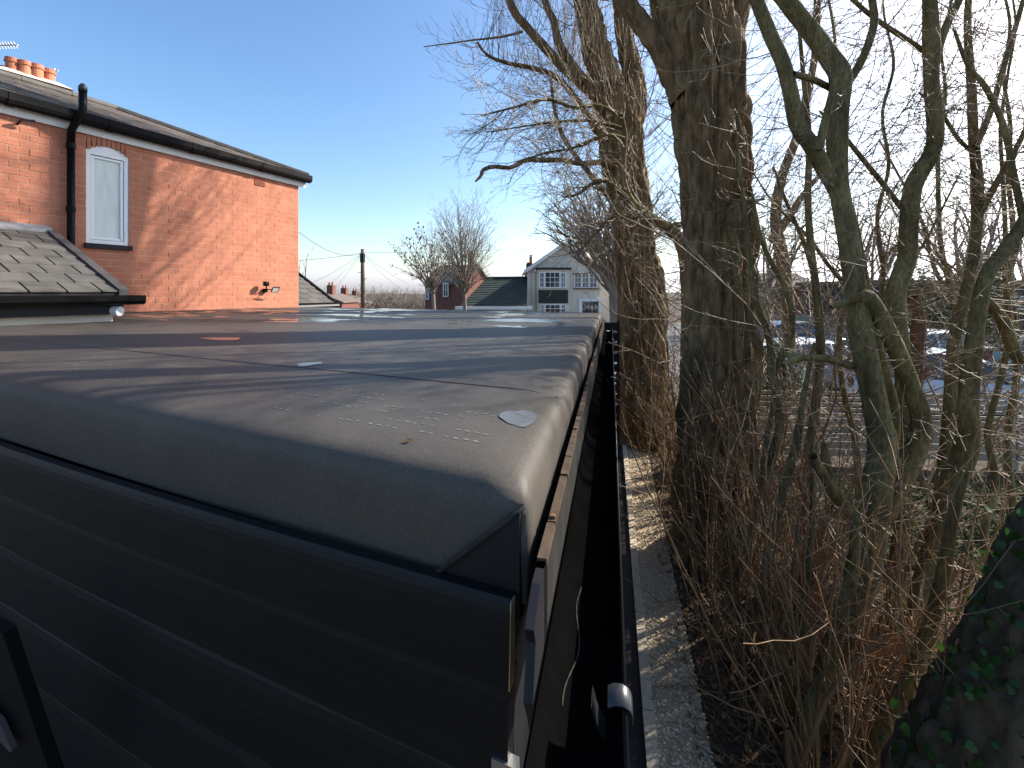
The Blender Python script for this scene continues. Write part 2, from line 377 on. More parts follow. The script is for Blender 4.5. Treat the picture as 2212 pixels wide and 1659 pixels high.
fs = [(i * n_ + k, (i + 1) * n_ + k, (i + 1) * n_ + (k + 1) % n_, i * n_ + (k + 1) % n_) for i in range(len(rings) - 1) for k in range(n_)]
fs.append(tuple(range(n_)))
mb.add(vs, fs); mem = mb.build('roof_membrane', M['membrane'], shed, smooth=True)
tag(mem, 'dusty grey black rubber roof sheet with damp patches')
def skin_z(x, y):
    # height of the sheet itself, rounded edge included
    p = Vector((x, y)); dmin = 9
    for k in range(len(outline)):
        a, c = Vector(outline[k]), Vector(outline[(k + 1) % len(outline)]); e = (c - a).normalized(); dmin = min(dmin, (p - a).dot(Vector((-e.y, e.x)))) if k in (0, 5) else dmin
    pi = sorted((i_, d_) for i_, d_ in prof if i_ >= 0)
    drop = float(np.interp(dmin, [i_ for i_, _ in pi], [d_ for _, d_ in pi]))
    edge = .014 * (vnoise(np.array([[x * 1.1, y * 1.1, 7.]]), 9)[0] - .5) * max(0, min(1, (.13 - dmin) / .045))
    return roof_z(x, y) - drop + edge
# corner fold (tucked pleat of the sheet at the near corner)
fd = (Vector((-1.875, .779, 0))).normalized(); fnorm = Vector((fd.y, -fd.x, 0)) * (1 if fd.x < 0 else -1)
if fnorm.y > 0: fnorm = -fnorm
def FP(t, w_, out=0): p = Vector((*NR, 0)) + fd * t + fnorm * out; return Vector((p.x, p.y, E - w_))   # t along the front from the near corner
MB().hexa([FP(.235, .60, .016), FP(.006, .60, .016), FP(.006, .60, -.01), FP(.235, .60, -.01), FP(.03, .425, .017), FP(.006, .405, .015), FP(.006, .405, -.005), FP(.03, .425, -.005)]).build('fold_shade_plate', M['black_paint'], shed)  # black plate on the skirt: shade under the fold put in as colour
MB().tube([FP(.0, .395, .004), FP(.03, .42, .017), FP(.12, .50, .019), FP(.245, .61, .017)], [.003, .005, .006, .006], 8).build('corner_fold', M['fascia_dark'], shed, smooth=True)
# seam lap across the roof
seamA, seamB = at(1205, 851, 1.52), at(150, 766, 2.42)
ds = (seamB - seamA); ds.z = 0; ds.normalize()
mb = MB(); pn = Vector((-ds.y, ds.x, 0)); pts = []
seam0 = None
for t in np.linspace(0, 5.2, 60):
    p = Vector((seamA.x, seamA.y, 0)) + ds * t
    u, v = uv_of(p.x, p.y)
    pts.append(p + pn * .004 * math.sin(t * 5))
vs = []
for p in pts:
    for o_, zz in ((-.012, .0002), (-.006, .0035), (.004, .0035), (.008, .0002)):
        q_ = p + pn * o_; vs.append((q_.x, q_.y, skin_z(q_.x, q_.y) + zz))
mb.add(vs, [(i * 4 + k, i * 4 + k + 1, i * 4 + 5 + k, i * 4 + 4 + k) for i in range(len(pts) - 1) for k in range(3)])
mb.build('roof_seam', M['membrane'], shed)
# worn dot printing near the front edge
mb = MB(); prg = random.Random(12)
for row in range(6):
    t = .18
    off = .15 + row * .052
    while t < 2.5:
        ln = prg.choice([2, 3, 4, 4, 5, 6]); 
        if prg.random() < .62:
            for k in range(ln):
                if prg.random() < .12: continue
                c = FP(t + k * .026, 0, -(off + prg.uniform(-.004, .004)))
                sx, sy = prg.uniform(.006, .010), prg.uniform(.002, .004)
                vs = []
                for a in range(8):
                    p = c + fd * sx * math.cos(a * math.pi / 4) + fnorm * sy * math.sin(a * math.pi / 4)
                    vs.append((p.x, p.y, skin_z(p.x, p.y) + .0012))
                mb.add(vs, [tuple(range(8))])
        t += ln * .026 + prg.choice([.02, .05, .09])
pm = mb.build('printed_marks', M['print'], shed); tag(pm, 'rows of worn white printed dashes', None, None, 'stuff')
# inner carcass: front wall core, side wall, back
mb = MB()
core = [(p.x, p.y, 0) for p in ring_outline(.03)]
mb.prism(core, (0, 0, .02), (0, 0, 2.25)); mb.build('wall_core', M['black_paint'], shed)
# top front board and weatherboards, each an object
tr_ = FP(.015, 0).xy
brd = random.Random(44)
def board(w0, w1, o_top, o_bot, t0, t1, th=.018, name='weatherboard'):
    hgt = w1 - w0; ph = brd.uniform(0, 6)
    def drop(t): return -.0186 * t + .022 * math.sin(min(t, 2.6) / 2.6 * math.pi) + .0016 * math.sin(t * 3.1 + ph)
    pf = [(w0, o_top), (w0 + hgt * .05, o_top + (o_bot - o_top) * .45), (w0 + hgt * .12, o_top + (o_bot - o_top) * .72), (w0 + hgt * .22, o_top + (o_bot - o_top) * .88), (w0 + hgt * .5, o_bot), (w1 - .004, o_bot), (w1, o_bot - .003), (w1, o_bot - th), (w0, o_top - th)]
    m_ = MB(); n = max(3, int((t1 - t0) / .12)); k_ = len(pf); vs = []
    for i_ in range(n + 1):
        t = t0 + (t1 - t0) * i_ / n; wob = .0012 * math.sin(t * 4.3 + ph * 2)
        vs += [FP(t, w_ + drop(t), o_ + wob) for w_, o_ in pf]
    m_.add(vs, [(i_ * k_ + j_, (i_ + 1) * k_ + j_, (i_ + 1) * k_ + (j_ + 1) % k_, i_ * k_ + (j_ + 1) % k_) for i_ in range(n) for j_ in range(k_)] + [tuple(range(k_ - 1, -1, -1)), tuple(range(n * k_, (n + 1) * k_))])
    return m_.build(name, M['cladding'], shed)
tb = board(.545, .70, .040, .052, .012, 4.6, .022, 'fascia_board')
MB().hexa([FP(.010, .698, .052), FP(.0119, .698, .052), FP(.0119, .698, .03), FP(.010, .698, .03), FP(.010, .547, .045), FP(.0119, .547, .045), FP(.0119, .547, .025), FP(.010, .547, .025)]).build('cut_end', M['cut_wood'], tb)
wz = .69; k = 0
while wz < 2.75:
    board(wz, wz + .207, .012, .036, .02, 4.6); wz += .195; k += 1
MB().hexa([FP(.004, 1.9, .028), FP(.05, 1.9, .028), FP(.05, 1.9, .0), FP(.004, 1.9, .0), FP(.004, .84, .042), FP(.05, .84, .042), FP(.05, .84, .02), FP(.004, .84, .02)]).build('corner_trim', M['metal'], shed)
# side fascia with worn top edge
sf = MB().box(-.125, -.111, .74, 7.55, .47, .70, S).build('side_fascia', M['fascia_dark'], shed)
mb = MB(); rg2 = random.Random(3)
v = .76
while v < 7.5:
    l_ = rg2.uniform(.05, .35)
    mb.box(-.1262, -.1098 + rg2.uniform(-.001, .002), v, min(v + l_, 7.54), .4655 + rg2.uniform(-.002, .002), .474 + rg2.uniform(0, .004), S); v += l_ + rg2.choice([.002, .004, .01])
mb.build('worn_edge', M['old_wood'], sf)
for v in (.9, 1.5, 2.1, 3.0, 4.0, 5.2, 6.4):
    MB().box(-.122, -.112, v, v + .012, .461, .4665, S).build('nail_head', M['bark_red'], sf)
# broken near end of the side fascia
mb = MB(); pr = [(.47, .70), (.50, .64), (.53, .655), (.60, .63), (.66, .665), (.74, .70), (.74, .78), (.47, .78)]
mb.prism([S(-.111, vv, ww) for ww, vv in pr], (0, 0, 0), S(-.125, 0, 0) - S(-.111, 0, 0)); mb.build('broken_fascia_end', M['black_paint'], sf)
# gutter
gut = MB(); prof_g = []
for k in range(13):
    a = math.pi * k / 12; prof_g.append((-.044 - .062 * math.cos(a), .602 + .07 * math.sin(a)))
prof_o = [(.023, .602), (.023, .598), (.0165, .598)]
path_u = prof_g
vsl = []
vv_ = [.05, 7.6]
mb = MB()
for side in (0, .003):
    for v in vv_:
        for u, w_ in path_u:
            c = Vector((u + .044, w_ - .602)); L_ = max(c.length, 1e-6)
            vsl.append(S(-.044 + c.x * (1 + side / L_), v, .602 + c.y * (1 + side / L_)))
m_ = len(path_u)
fs = [(k, k + 1, m_ + k + 1, m_ + k) for k in range(m_ - 1)] + [(2 * m_ + k, 3 * m_ + k, 3 * m_ + k + 1, 2 * m_ + k + 1) for k in range(m_ - 1)]
mb.add(vsl, fs)
M['gutter_inside'] = mat('wet_dark_gutter', (.002, .002, .002), (.004, .004, .004), rough=.9, scale=6, spec=0)
gutter = mb.build('gutter', M['gutter_inside'], shed, smooth=True)
MB().tube([S(.0195, .05, .602), S(.0195, 7.6, .602)], .004, 8).build('gutter_lip', M['black_plastic'], gutter, smooth=True)
# silt line left by the water in the gutter
mb = MB(); zz = []
for t in np.linspace(.70, 1.0, 40):
    o_ = -.072 + .008 * math.sin(t * 9) + .006 * math.sin(t * 31 + 1)
    c = (o_ + .044); d_ = math.sqrt(max(0, .062 ** 2 - c * c)) * .07 / .062
    zz.append(S(o_, t, .602 + d_ - .0025))
mb.tube(zz, [.0007 + .0008 * abs(math.sin(k * .9)) for k in range(len(zz))], 5); mb.build('silt_line', M['moss'], gutter)
def clip(v, s=1.0):
    o = None
    for kind in (0, 1):
        mb = MB(); p = []
        rg = [(-.005 , .595), (.004, .590), (.016, .589), (.026, .594), (.029, .602), (.0285, .612)] if kind == 0 else [(-.028, .600), (-.024, .618), (-.018, .633), (-.010, .640)]
        for vv in (v, v + .036 * s):
            for u, w_ in rg: p.append(S(u, vv, w_))
        for vv in (v, v + .036 * s):
            for u, w_ in rg: p.append(S(u + .002, vv, w_ + .003))
        n = len(rg)
        mb.add(p, [(k, k + 1, n + k + 1, n + k) for k in range(n - 1)] + [(2 * n + k, 3 * n + k, 3 * n + k + 1, 2 * n + k + 1) for k in range(n - 1)] + [(k, 2 * n + k, 2 * n + k + 1, k + 1) for k in range(n - 1)])
        mb.build('union_clip' if kind == 0 else 'clip_tongue', M['black_gloss'], gutter, smooth=True)
M['black_gloss'] = mat('black_gloss', (.016, .016, .017), (.028, .028, .029), rough=.35, scale=5, spec=.6)
for v in (.645, 3.1, 5.6): clip(v)
# small debris blown onto the sheet
dbr = random.Random(77); mb = MB()
for k in range(110):
    x_, y_ = dbr.uniform(-3.2, 1.0), dbr.uniform(1.6, 6.8); u_, v_ = uv_of(x_, y_)
    if u_ > -.3 or FP(0, 0).y + (x_ - NR[0]) * (.779 / -1.875) > y_ - .2: continue
    z_ = skin_z(x_, y_) + .0015; s_ = dbr.uniform(.003, .010); a_ = dbr.uniform(0, 6.28); ca, sa = math.cos(a_) * s_, math.sin(a_) * s_
    mb.add([(x_ - ca, y_ - sa, z_), (x_ + sa * .4, y_ - ca * .4, z_ + .001), (x_ + ca, y_ + sa, z_ + s_ * .4), (x_ - sa * .4, y_ + ca * .4, z_ + .002)], [(0, 1, 2, 3)])
tag(mb.build('roof_debris', M['litter']), 'tiny scraps of leaf and bark scattered over the roof sheet', None, None, 'stuff')
# puddles
def puddle(px, py, rx, ry, label, seed, grp=None):
    d0 = .33 * F / (py - HY); c = at(px, py, d0)
    pr = random.Random(seed); mb = MB(); n = 48; vs = []
    ph = [pr.uniform(0, 6.3) for _ in range(4)]
    for k in range(n):
        a = 2 * math.pi * k / n
        r_ = 1 + .18 * math.sin(2 * a + ph[0]) + .13 * math.sin(3 * a + ph[1]) + .03 * math.sin(7 * a + ph[2])
        x, y = c.x + rx * r_ * math.cos(a), c.y + ry * r_ * math.sin(a)
        vs.append((x, y, skin_z(x, y) + .0028))
    mb.add(vs, [tuple(range(n))])
    tag(mb.build('puddle', M['water']), label, 'puddle', grp)
puddle(1122, 886, .045, .08, 'grey rain puddle by the near gutter side corner of the roof', 1)
puddle(667, 789, .045, .05, 'small bright puddle in the middle of the roof sheet', 2)
puddle(1130, 692, .35, .35, 'long pale blue puddle towards the far end of the roof', 3)
puddle(480, 741, .14, .07, 'thin orange tinted puddle nearest on the house side', 5)
# fallen leaf and twig on the roof
def roof_pt(px, py, dz=0):
    d = .33 * F / (py - HY)
    for _ in range(6):
        p = at(px, py, d); d = (E - roof_z(p.x, p.y)) * F / (py - HY)
    p = at(px, py, d); p.z = skin_z(p.x, p.y) + dz; return p
p = roof_pt(880, 952, .004)
mb = MB(); mb.add([p + Vector(q_) for q_ in ((-.012, 0, .002), (-.003, -.006, 0), (-.002, .006, .006), (.007, -.004, .003), (.008, .006, .001), (.013, .001, .007))], [(0, 1, 3, 2), (2, 3, 5, 4)])
tag(mb.build('dead_leaf', M['litter']), 'small curled dead leaf among the white dashes on the roof edge', 'leaf')
p = roof_pt(1200, 672, .01)
tag(MB().tube([p + Vector((-.16, 0, 0)), p + Vector((-.05, .02, .02)), p + Vector((.06, 0, .0)), p + Vector((.18, .03, -.005))], [.008, .011, .01, .005], 6).build('fallen_twig', M['bark']), 'short dark twig lying near the far edge of the roof', 'twig')

# ---------------- narrow slatted gate beyond the shed end
gate = thing('slatted_gate', S(.05, 7.75, E), 'narrow black gate of horizontal slats closing the gap beside the shed', 'gate')
for k in range(12):
    MB().box(-.16, .13, 7.75, 7.775, .53 + k * .178, .53 + k * .178 + .135, S).build('slat', M['black_paint'], gate)
for u in (-.15, .10):
    MB().box(u, u + .045, 7.776, 7.82, .50, 2.84, S).build('gate_post', M['black_paint'], gate)
# dark timber leaning in the near left corner
pl = thing('leaning_plank', at(20, 1600, 1.12), 'dark plank with a pale worn edge leaning low against the cladding', 'plank')
def qpix(pts_, d, th, m_, name):
    mb = MB(); a = [at(x, y, d) for x, y in pts_]; mb.prism(a, (0, 0, 0), (0, th, 0)); return mb.build(name, m_, pl)
qpix([(-60, 1330), (6, 1370), (118, 1700), (40, 1700)], 1.12, .03, M['cladding'], 'plank_face')
qpix([(-40, 1520), (0, 1562), (26, 1622), (22, 1626), (-40, 1560)], 1.10, .012, M['dark_wall'], 'worn_strip')

# ================================================================== BRICK HOUSE
house = thing('brick_house', H(2, -E), 'orange red painted brick house with hipped slate roof beside the shed', 'house')
EZ = 1.90
win = [hw(186, 330), hw(279, 330), hw(279, 527), hw(186, 527)]
ws1, ws0 = hw(186, 400)[0], hw(279, 400)[0]      # left (larger s), right
wz1 = (hw(279, 336)[1] + hw(186, 322)[1]) / 2 ; wz0 = (hw(279, 528)[1] + hw(186, 528)[1]) / 2
mb = MB(); fnH = lambda s, n, z: H(s, z, n)
SL = 6.5
mb.box(0, ws0, -.25, 0, -E + .0, EZ, fnH); mb.box(ws1, SL, -.25, 0, -E, EZ, fnH)
mb.box(ws0, ws1, -.25, 0, -E, wz0, fnH); mb.box(ws0, ws1, -.25, 0, wz1 + .088, EZ, fnH)
wall = mb.build('wall', M['mortar'], house)
# other walls of the house
MB().box(0, SL, -5.0, -.251, -E, EZ - .002, fnH).build('rear_wall', M['brick_far'], house)
# bricks
BL, BH, G = .152, .0755, .011
br = random.Random(7); variants = []
for k in range(6):
    mbv = MB(); jl = [br.uniform(-.002, .002) for _ in range(8)]
    mbv.box(-(BL - G) / 2, (BL - G) / 2, -.004, .0018 + k * .0005, -(BH - G) / 2, (BH - G) / 2)
    me = bpy.data.meshes.new('brick'); me.from_pydata([(v[0] + jl[i_] , v[1], v[2] + jl[7 - i_] * .7) for i_, v in enumerate(mbv.v)], [], mbv.f); me.materials.append(M['brick']); variants.append(me)
half = []
for k in range(2):
    mbv = MB(); mbv.box(-(BL / 2 - G) / 2, (BL / 2 - G) / 2, -.004, .003, -(BH - G) / 2, (BH - G) / 2)
    me = bpy.data.meshes.new('brick'); me.from_pydata(mbv.v, [], mbv.f); me.materials.append(M['brick']); half.append(me)
cells = []
row = 0; z = -.45
sleft = 4.3
arch_c = (ws0 + ws1) / 2; arch_w = (ws1 - ws0) / 2
while z < EZ - .03:
    s = (-BL / 2 if row % 2 else 0) ; zc = z + BH / 2
    while s < sleft:
        a, b = max(s, .004), s + BL
        # cut by window and its brick arch
        def inside(x): return ws0 - .0 < x < ws1 + .0 and wz0 - .02 < zc < wz1 + .20
        segs = []
        if zc > wz0 - .03 and zc < wz1 + .19 and b > ws0 and a < ws1:
            if a < ws0 - .02: segs.append((a, ws0))
            if b > ws1 + .02: segs.append((ws1, b))
        else: segs = [(a, b)]
        for a2, b2 in segs:
            if b2 - a2 > .04: cells.append(((a2 + b2) / 2, zc, b2 - a2))
        s += BL
    z += BH; row += 1
yawH = math.atan2(-HD.y, -HD.x)
cells.sort(key=lambda c: -c[0])
rest = MB(); n_ind = 0
for s, zc, L_ in cells:
    p = H(s, zc, 0)
    vis = 1106 + F * p.x / p.y
    if vis > -15 and n_ind < 285 and zc > -.32:
        me = br.choice(variants) if L_ > BL * .8 else half[0]
        o = link('brick', me, wall); o.location = p - ORG[house] + HN * br.uniform(-.0015, .002); o.rotation_euler = (0, br.uniform(-.006, .006), yawH + math.pi)
        # mesh depth axis is +y: turn so +y points out of the wall
        o.rotation_euler.z = math.atan2(HN.y, HN.x) - math.pi / 2
        o.scale = (L_ / BL if L_ > BL * .8 else L_ / (BL / 2), 1, 1); n_ind += 1
    else:
        dj = br.uniform(.0016, .004)
        rest.box(s - (L_ - G) / 2, s + (L_ - G) / 2, -.004, dj, zc - (BH - G) / 2, zc + (BH - G) / 2, fnH)
tag(rest.build('brick_mass', M['brick_mass'], wall), None, None, None, 'stuff')
# arch of soldier bricks over the window
na = 9
for k in range(na):
    f = (k + .5) / na; x = ws0 + (ws1 - ws0) * f; rise = .085 * (1 - (2 * f - 1) ** 2)
    hwid = (ws1 - ws0) / na / 2 - .005
    MB().box(x - hwid, x + hwid, -.004, .009, wz1 - .02 + rise, wz1 + .155 + rise * .6, fnH).build('arch_brick', M['brick'], wall)
# window
wdw = MB(); fw = .045
top = wz1 - .01
wdw.box(ws0, ws0 + fw, -.09, -.012, wz0, top - .03, fnH); wdw.box(ws1 - fw, ws1, -.09, -.012, wz0, top - .03, fnH)
wdw.box(ws0 + fw, ws1 - fw, -.09, -.013, wz0, wz0 + fw, fnH)
arc = [(ws0, wz1 - .06), (ws1, wz1 - .06)] + [(ws1 - (ws1 - ws0) * k / 10, wz1 - .012 + .092 * (1 - (2 * k / 10 - 1) ** 2)) for k in range(11)]
wdw.prism([H(s, z, -.011) for s, z in arc], (0, 0, 0), HN * -.08)
win_o = wdw.build('window', M['upvc'], house, bevel=.004)
sash = MB(); a0, a1, b0, b1 = ws0 + fw + .004, ws1 - fw - .004, wz0 + fw + .004, wz1 - .066
sash.box(a0, a0 + .03, -.07, -.022, b0, b1, fnH); sash.box(a1 - .03, a1, -.07, -.022, b0, b1, fnH); sash.box(a0 + .03, a1 - .03, -.07, -.023, b0, b0 + .03, fnH); sash.box(a0 + .03, a1 - .03, -.07, -.023, b1 - .03, b1, fnH)
sash.build('sash', M['upvc'], win_o, bevel=.003)
M['frosted'] = mat('frosted_pane', (.60, .66, .62), (.72, .77, .73), rough=.22, scale=14, stretch=(1, 1, .25), bump=.006, bump_scale=9, spec=.6)
MB().box(a0 + .03, a1 - .03, -.06, -.04, b0 + .03, b1 - .03, fnH).build('pane', M['frosted'], win_o)
MB().box(ws0 - .02, ws1 + .02, -.05, .04, wz0 - .06, wz0 - .002, fnH).build('sill', M['black_paint'], win_o)
# eaves: soffit, white fascia, gutter
ex0 = -.12
MB().box(ex0, SL, .015, .035, EZ - .085, EZ + .075, fnH).build('fascia', M['white_paint'], house)
MB().box(ex0, SL, -.2, .014, EZ + .02, EZ + .07, fnH).build('soffit', M['white_paint'], house)
mb = MB(); gp = [(.04, .115), (.04, .03), (.058, .012), (.10, .006), (.135, .02), (.15, .05), (.15, .115), (.143, .115), (.143, .055), (.13, .03), (.10, .018), (.06, .024), (.048, .04), (.048, .115)]
gp2 = [(.04 + (n - .04) * 1.15, .115 + (z - .115) * 1.12) for n, z in gp]
mb.prism([H(ex0 - .03, EZ + z, n) for n, z in gp2], (0, 0, 0), HD * -(SL + .1)); hg = mb.build('gutter', M['gutter_dull'], house)
for s in (.7, 1.7, 2.6, 3.4, 4.4):
    mb = MB(); mb.prism([H(s, EZ + z * 1.06 - .008, .095 + (n - .095) * 1.08) for n, z in gp2], (0, 0, 0), HD * -.06); mb.build('gutter_joint', M['gutter_dull'], hg)
# roof: front slope with slates, hip
PT = .42; QM = 1.8; z_e = EZ + .10; n_e = .10
def RF(s, q): return H(s, z_e + (q + n_e) * PT, -q)          # point on the front slope, q plan distance inwards from the wall
mb = MB()
hs = -.12
mb.add([RF(hs, -n_e), RF(SL, -n_e), RF(SL, QM), RF(QM, QM)], [(0, 1, 2, 3)])
mb.add([RF(hs, -n_e), RF(QM, QM), H(QM, z_e + (QM + n_e) * PT, -QM), H(hs, z_e, -5.1)], [(0, 1, 3)])
mb.add([H(SL, z_e, -5.1), H(hs, z_e, -5.1), RF(QM, QM), RF(SL, QM)], [(0, 1, 2, 3)])
roof = mb.build('roof', M['slate_mass'], house)
sm = MB(); q = -n_e - .02; rw = 0
while q < QM:
    s = max(hs, q) - (.12 if rw % 2 else 0) + .02
    while s < 5.6:
        if s >= max(hs, q) - .1:
            lift = .016 + br.uniform(-.003, .004)
            a, b, q1 = s + .003, s + .235, min(q + .22, QM)
            p = [RF(a, q), RF(b, q), RF(b, q1), RF(a, q1)]
            up = Vector((0, 0, 1))
            sm.hexa([p[0] + up * (lift - .008), p[1] + up * (lift - .008), p[2] + up * .003, p[3] + up * .003, p[0] + up * lift, p[1] + up * lift, p[2] + up * .009, p[3] + up * .009])
        s += .24
    q += .19; rw += 1
tag(sm.build('slate_mass', M['slate_mass'], roof), None, None, None, 'stuff')
# hip tiles
h0, h1 = RF(hs, -n_e), RF(QM, QM); nh = 9
for k in range(nh):
    a, b = h0.lerp(h1, k / nh), h0.lerp(h1, (k + 1.06) / nh)
    MB().tube([a + Vector((0, 0, .008)), b + Vector((0, 0, .012))], [.062, .055], 8).build('hip_tile', M['slate'], roof)
for k in range(8):
    a, b = H(QM + k * .5, z_e + (QM + n_e) * PT + .01, -QM), H(QM + k * .5 + .52, z_e + (QM + n_e) * PT + .01, -QM)
    MB().tube([a, b], [.065, .07], 8).build('ridge_tile', M['slate'], roof)
# chimney with two rows of pots
DC = 8.6
ch = MB(); c0 = at(64, 190, DC)
cdir = Vector((.83, .56, 0)).normalized(); cn = Vector((cdir.y, -cdir.x, 0))
pl_ = at(26, 160, DC); pr_ = at(106, 186, DC)
def CH(a, b, z): p = pl_.lerp(pr_, a); return Vector((p.x, p.y, z)) - cn * b
# pots stand on a level stack that recedes: recompute positions along a level line
zt = E + (HY - 172) / F * DC
pot_px = [(26, 133, 160), (54, 139, 166), (80, 147, 173), (106, 156, 183)]
pots = []
for px, yt, yb in pot_px:
    d = (zt - E) * F / (HY - yb); pots.append(at(px, yb, d))
cd = (pots[3] - pots[0]); cd.z = 0; cl = cd.length; cd.normalize(); cnn = Vector((-cd.y, cd.x, 0))
def CK(a, b, z): p = pots[0] + cd * a + cnn * b; return Vector((p.x, p.y, z))
ch.box(-.28, cl + .28, -.25, .62, zt - 2.6, zt - .05, CK)
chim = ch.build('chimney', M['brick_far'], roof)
mb = MB(); mb.hexa([CK(-.3, -.27, zt - .05), CK(cl + .3, -.27, zt - .05), CK(cl + .3, .64, zt - .05), CK(-.3, .64, zt - .05), CK(-.12, -.11, zt + .06), CK(cl + .12, -.11, zt + .06), CK(cl + .12, .46, zt + .06), CK(-.12, .46, zt + .06)])
fl = mb.build('flaunching', M['flaunching'], chim)
for k in range(4):
    for r_ in (0, 1):
        p = pots[k] + cnn * (.36 * r_) ; a0_ = (pots[k] - pots[0]).length
        hgt = .30 if r_ == 0 else .22
        mb = MB(); b0_ = Vector((p.x, p.y, zt))
        mb.tube([b0_, b0_ + Vector((0, 0, hgt * .7)), b0_ + Vector((0, 0, hgt * .72)), b0_ + Vector((0, 0, hgt * .8)), b0_ + Vector((0, 0, hgt * .82)), b0_ + Vector((0, 0, hgt * .97)), b0_ + Vector((0, 0, hgt))], [.098, .088, .108, .108, .098, .1, .092], 16)
        po = mb.build('chimney_pot', M['terracotta'], chim)
# soil vent pipe
def hp(px, py, n): s, z = hw(px, py); return H(s, z, n)
sp_s = hw(148, 400)[0]
sv = MB(); sv.tube([H(sp_s, -.6, .06), H(sp_s, EZ - .22, .06)], .034, 14)
svp = sv.build('soil_pipe', M['black_plastic'], house, smooth=True)
s2 = hw(165, 230)[0] - .05
sv = MB(); sv.tube([H(sp_s, EZ - .24, .06), H(sp_s, EZ - .10, .07), H(sp_s - .03, EZ + .06, .18), H(sp_s - .05, EZ + .14, .20), H(sp_s - .05, EZ + .33, .20)], .036, 14)
sv.build('vent_top', M['black_plastic'], svp, smooth=True)
for z in (EZ - .24, EZ - .95):
    MB().tube([H(sp_s, z - .06, .06), H(sp_s, z, .06)], .042, 14).build('pipe_collar', M['black_plastic'], svp)
ct = H(sp_s - .05, EZ + .33, .20)
MB().tube([ct, ct + Vector((0, 0, .05)), ct + Vector((0, 0, .085))], [.039, .039, .016], 14).build('vent_cowl', M['black_gloss'], svp, smooth=True)
# air brick
M['air_brick'] = mat('air_brick_clay', (.30, .07, .035), (.38, .10, .05), rough=.85, scale=8)
s, z = hw(561, 394)
ab = MB().box(s - .085, s + .085, .004, .012, z - .055, z + .065, fnH).build('air_brick', M['air_brick'], wall)
for a in range(4):
    for b in range(5):
        MB().box(s - .07 + b * .029, s - .07 + b * .029 + .018, .0125, .0135, z - .045 + a * .027, z - .045 + a * .027 + .016, fnH).build('vent_hole', M['black_paint'], ab)
# lean-to on the left
VS = 3.14; LN = 1.60; LZ1, LZ0 = .669, -.005
lean_p = (LZ1 - LZ0) / LN
def LT(s, n): return H(s, LZ1 - n * lean_p, n)
lt = MB(); lt.hexa([LT(VS, 0) - Vector((0, 0, .09)), LT(VS, LN) - Vector((0, 0, .05)), LT(5.4, LN) - Vector((0, 0, .05)), LT(5.4, 0) - Vector((0, 0, .09)), LT(VS, 0) - Vector((0, 0, .012)), LT(VS, LN) - Vector((0, 0, .012)), LT(5.4, LN) - Vector((0, 0, .012)), LT(5.4, 0) - Vector((0, 0, .012))])
ltr = lt.build('lean_to_roof', M['black_paint'], house)
nr = 8; gauge = LN / nr
for r_ in range(nr):
    n0, n1 = gauge * (r_ - .25), gauge * (r_ + 1) + .01
    s = VS + .03 - (.115 if r_ % 2 else 0)
    while s < 5.3:
        a, b = max(s, VS + .02) + .006, s + .222
        if b - a > .05:
            jz = br.uniform(0, .003); up = Vector((0, 0, 1))
            p = [LT(a, n1), LT(b, n1), LT(b, max(n0, .0)), LT(a, max(n0, .0))]
            MB().hexa([p[0] + up * (.004 + jz), p[1] + up * (.004 + jz), p[2] - up * .008, p[3] - up * .008, p[0] + up * (.014 + jz), p[1] + up * (.014 + jz), p[2] + up * .002, p[3] + up * .002]).build('slate', M['slate'], ltr)
        s += .23
MB().hexa([LT(VS - .03, .11), LT(5.4, .11), H(5.4, LZ1 - .02, .012), H(VS - .03, LZ1 - .02, .012), LT(VS - .03, .11) + Vector((0, 0, .03)), LT(5.4, .11) + Vector((0, 0, .03)), H(5.4, LZ1 + .05, .012), H(VS - .03, LZ1 + .05, .012)]).build('lead_flashing', M['lead'], ltr)
MB().hexa([LT(VS - .05, LN + .02) - Vector((0, 0, .05)), LT(VS + .022, LN + .02) - Vector((0, 0, .05)), LT(VS + .022, .02) - Vector((0, 0, .05)), LT(VS - .05, .02) - Vector((0, 0, .05)), LT(VS - .05, LN + .02) + Vector((0, 0, .035)), LT(VS + .022, LN + .02) + Vector((0, 0, .035)), LT(VS + .022, .02) + Vector((0, 0, .035)), LT(VS - .05, .02) + Vector((0, 0, .035))]).build('verge_trim', M['dark_wall'], ltr)
MB().box(VS - .02, 5.4, LN - .03, LN - .005, LZ0 - .20, LZ0 - .03, fnH).build('lean_to_fascia', M['black_paint'], ltr)
mb = MB(); mb.prism([H(VS - .14, LZ0 - .12 + z * .8, LN - .005 + n * .85) for n, z in gp], (0, 0, 0), HD * -2.4); mb.build('lean_to_gutter', M['black_plastic'], ltr)
MB().box(VS + .03, 5.4, .01, LN - .08, -E, LZ0 - .06, fnH).build('lean_to_wall', M['render_white'], house)
p0 = at(250, 668, 3.95); 
mb = MB(); mb.tube([H(VS + .05, -.175, LN - .075), H(VS + .045, -.175, LN - .02), H(VS + .02, -.18, LN + .03)], [.045, .045, .045], 16); po_ = mb.build('outlet_pipe', M['upvc'], house, smooth=False)
# wall bracket high on the left
s, z = hw(38, 268); MB().tube([H(s, z, .0), H(s, z + .03, .08), H(s - .1, z + .05, .1)], .012, 6).build('wall_hook', M['black_paint'], house)
